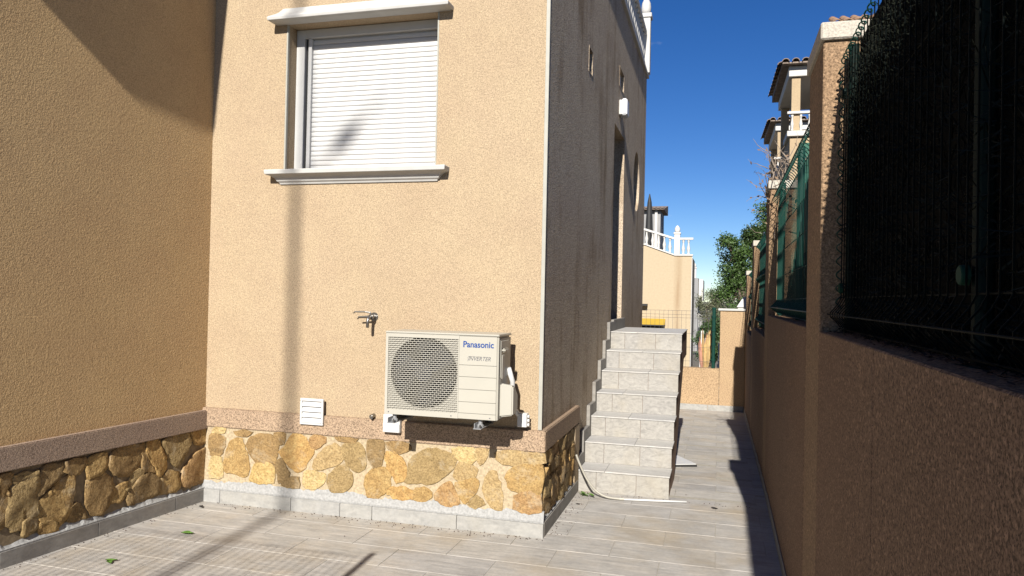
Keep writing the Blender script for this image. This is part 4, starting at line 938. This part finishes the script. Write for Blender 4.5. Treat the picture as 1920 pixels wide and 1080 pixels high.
tree('garden_shrub', 'dark green rounded shrub below the olive tree', (-.22, 24, -1.3), 2.1,
     [((-.30, 24, .75), .3), ((-.05, 24, .72), .32), ((-.5, 24, .45), .22), ((.25, 24, .6), .4), ((.0, 24, .1), .4)], 6000, .045, m_lf3, 'shrub', seed=8)
m_dry = plain('dry_palm_blade', (.42, .29, .13), .8, .3, 9, .2, 0, .2); m_dryp = plain('pink_dry_blade', (.42, .22, .16), .8, .3, 9, .2, 0, .2)
ag = thing('dry_banana_plant', (-.19, 13.6, .2), 'dried broad-leaved plant with tan and pinkish blades behind the end fence', 'plant')
def blade(x, y, z, tx, tz, w, mat):
    s = MB(); prev = None
    for k in range(9):
        t = k/8; c = Vector((x+(tx-x)*t**1.3, y+.08*t, z+(tz-z)*t)); ww = w*math.sin(math.pi*(.12+.85*t))**.8*(1 if t < .98 else .1)
        cur = (c+Vector((-ww, .02, 0)), c+Vector((0, -.03*(1-t), 0)), c+Vector((ww, .02, 0)))
        if prev: s.face([prev[0], prev[1], cur[1], cur[0]]); s.face([prev[1], prev[2], cur[2], cur[1]])
        prev = cur
    s.build('blade', mat, ag, smooth=True)
for a in ((-.20, 13.55, .3, -.085, 1.20, .055, m_dry), (-.22, 13.6, .3, -.145, 1.10, .045, m_dry), (-.22, 13.6, .3, -.26, 1.12, .03, m_dry), (-.24, 13.6, .3, -.31, .98, .03, m_dryp), (-.25, 13.5, .3, -.33, .90, .025, m_dryp), (-.2, 13.65, .3, -.19, 1.05, .03, m_dryp)): blade(*a)
pot = MB().lathe((-.21, 13.6, -.05), [(.10, 0), (.13, .35), (.145, .36), (.145, .40), (.12, .40), (.11, .36)], 16).build('pot', plain('clay_pot', (.30, .14, .08), .85, .2, 20, .1, 0, .2), ag)
for k, (x, y, z0, z1, w) in enumerate(((-.42, 22, .1, .75, .07), (-.30, 21, -.2, .6, .05), (.06, 22, -.2, .4, .06))):
    o = MB().box(x-w, x+w, y, y+.2, -1.3, z0).box(x-w*.6, x+w*.6, y, y+.15, z0+.001, z1).build('garden_post', m_white_wall, None, .01)
    tag(o, ('white garden post just right of the far grey house', 'short white garden post behind the dried plant', 'low white garden post right of the green steel post')[k], 'post', 'white posts in the far garden')

# ------------------------------------------------------------------ what stands behind the camera and throws its shadow into view
m_wood = plain('weathered_pole_wood', (.16, .12, .08), .9, .25, 12, .1, 0, .4)
pole = thing('utility_pole', (-2.25, -10, -.3), 'tall slim street lighting pole standing in the street behind the camera', 'pole')
MB().tube([(-2.25, -10, -.3), (-2.25, -10, 6), (-2.25, -10, 17)], [.04, .035, .031], 12).build('shaft', m_wood, pole)
MB().tube([(-2.25, -10, 11.7), (-2.10, -10, 11.98), (-1.88, -10, 12.2), (-1.60, -10, 12.45)], [.02, .02, .02, .015], 8).build('lamp_arm', m_steel, pole)
lh = MB().tube([(-2.02, -10, 12.02), (-1.92, -10, 12.14), (-1.80, -10, 12.25)], [.03, .07, .03], 10).build('lamp_head', m_steel, pole)
gate = thing('wire_fence', (-2.9, .72, 0), 'tall wire fence with a round end post left of and behind the camera', 'fence')
s = MB(); x = -3.8
while x < -1.9: s.tube([(x, .72, .05), (x, .72, 2.15)], .003, 5); x += .055
for z in (.1, 2.14): s.tube([(-3.85, .725, z), (-1.85, .725, z)], .003, 5)
s.build('wire_mesh', m_wire_grey, gate)
MB().tube([(-1.85, .72, 0), (-1.85, .72, 2.19)], .022, 10).build('fence_post', m_wire_grey, gate)
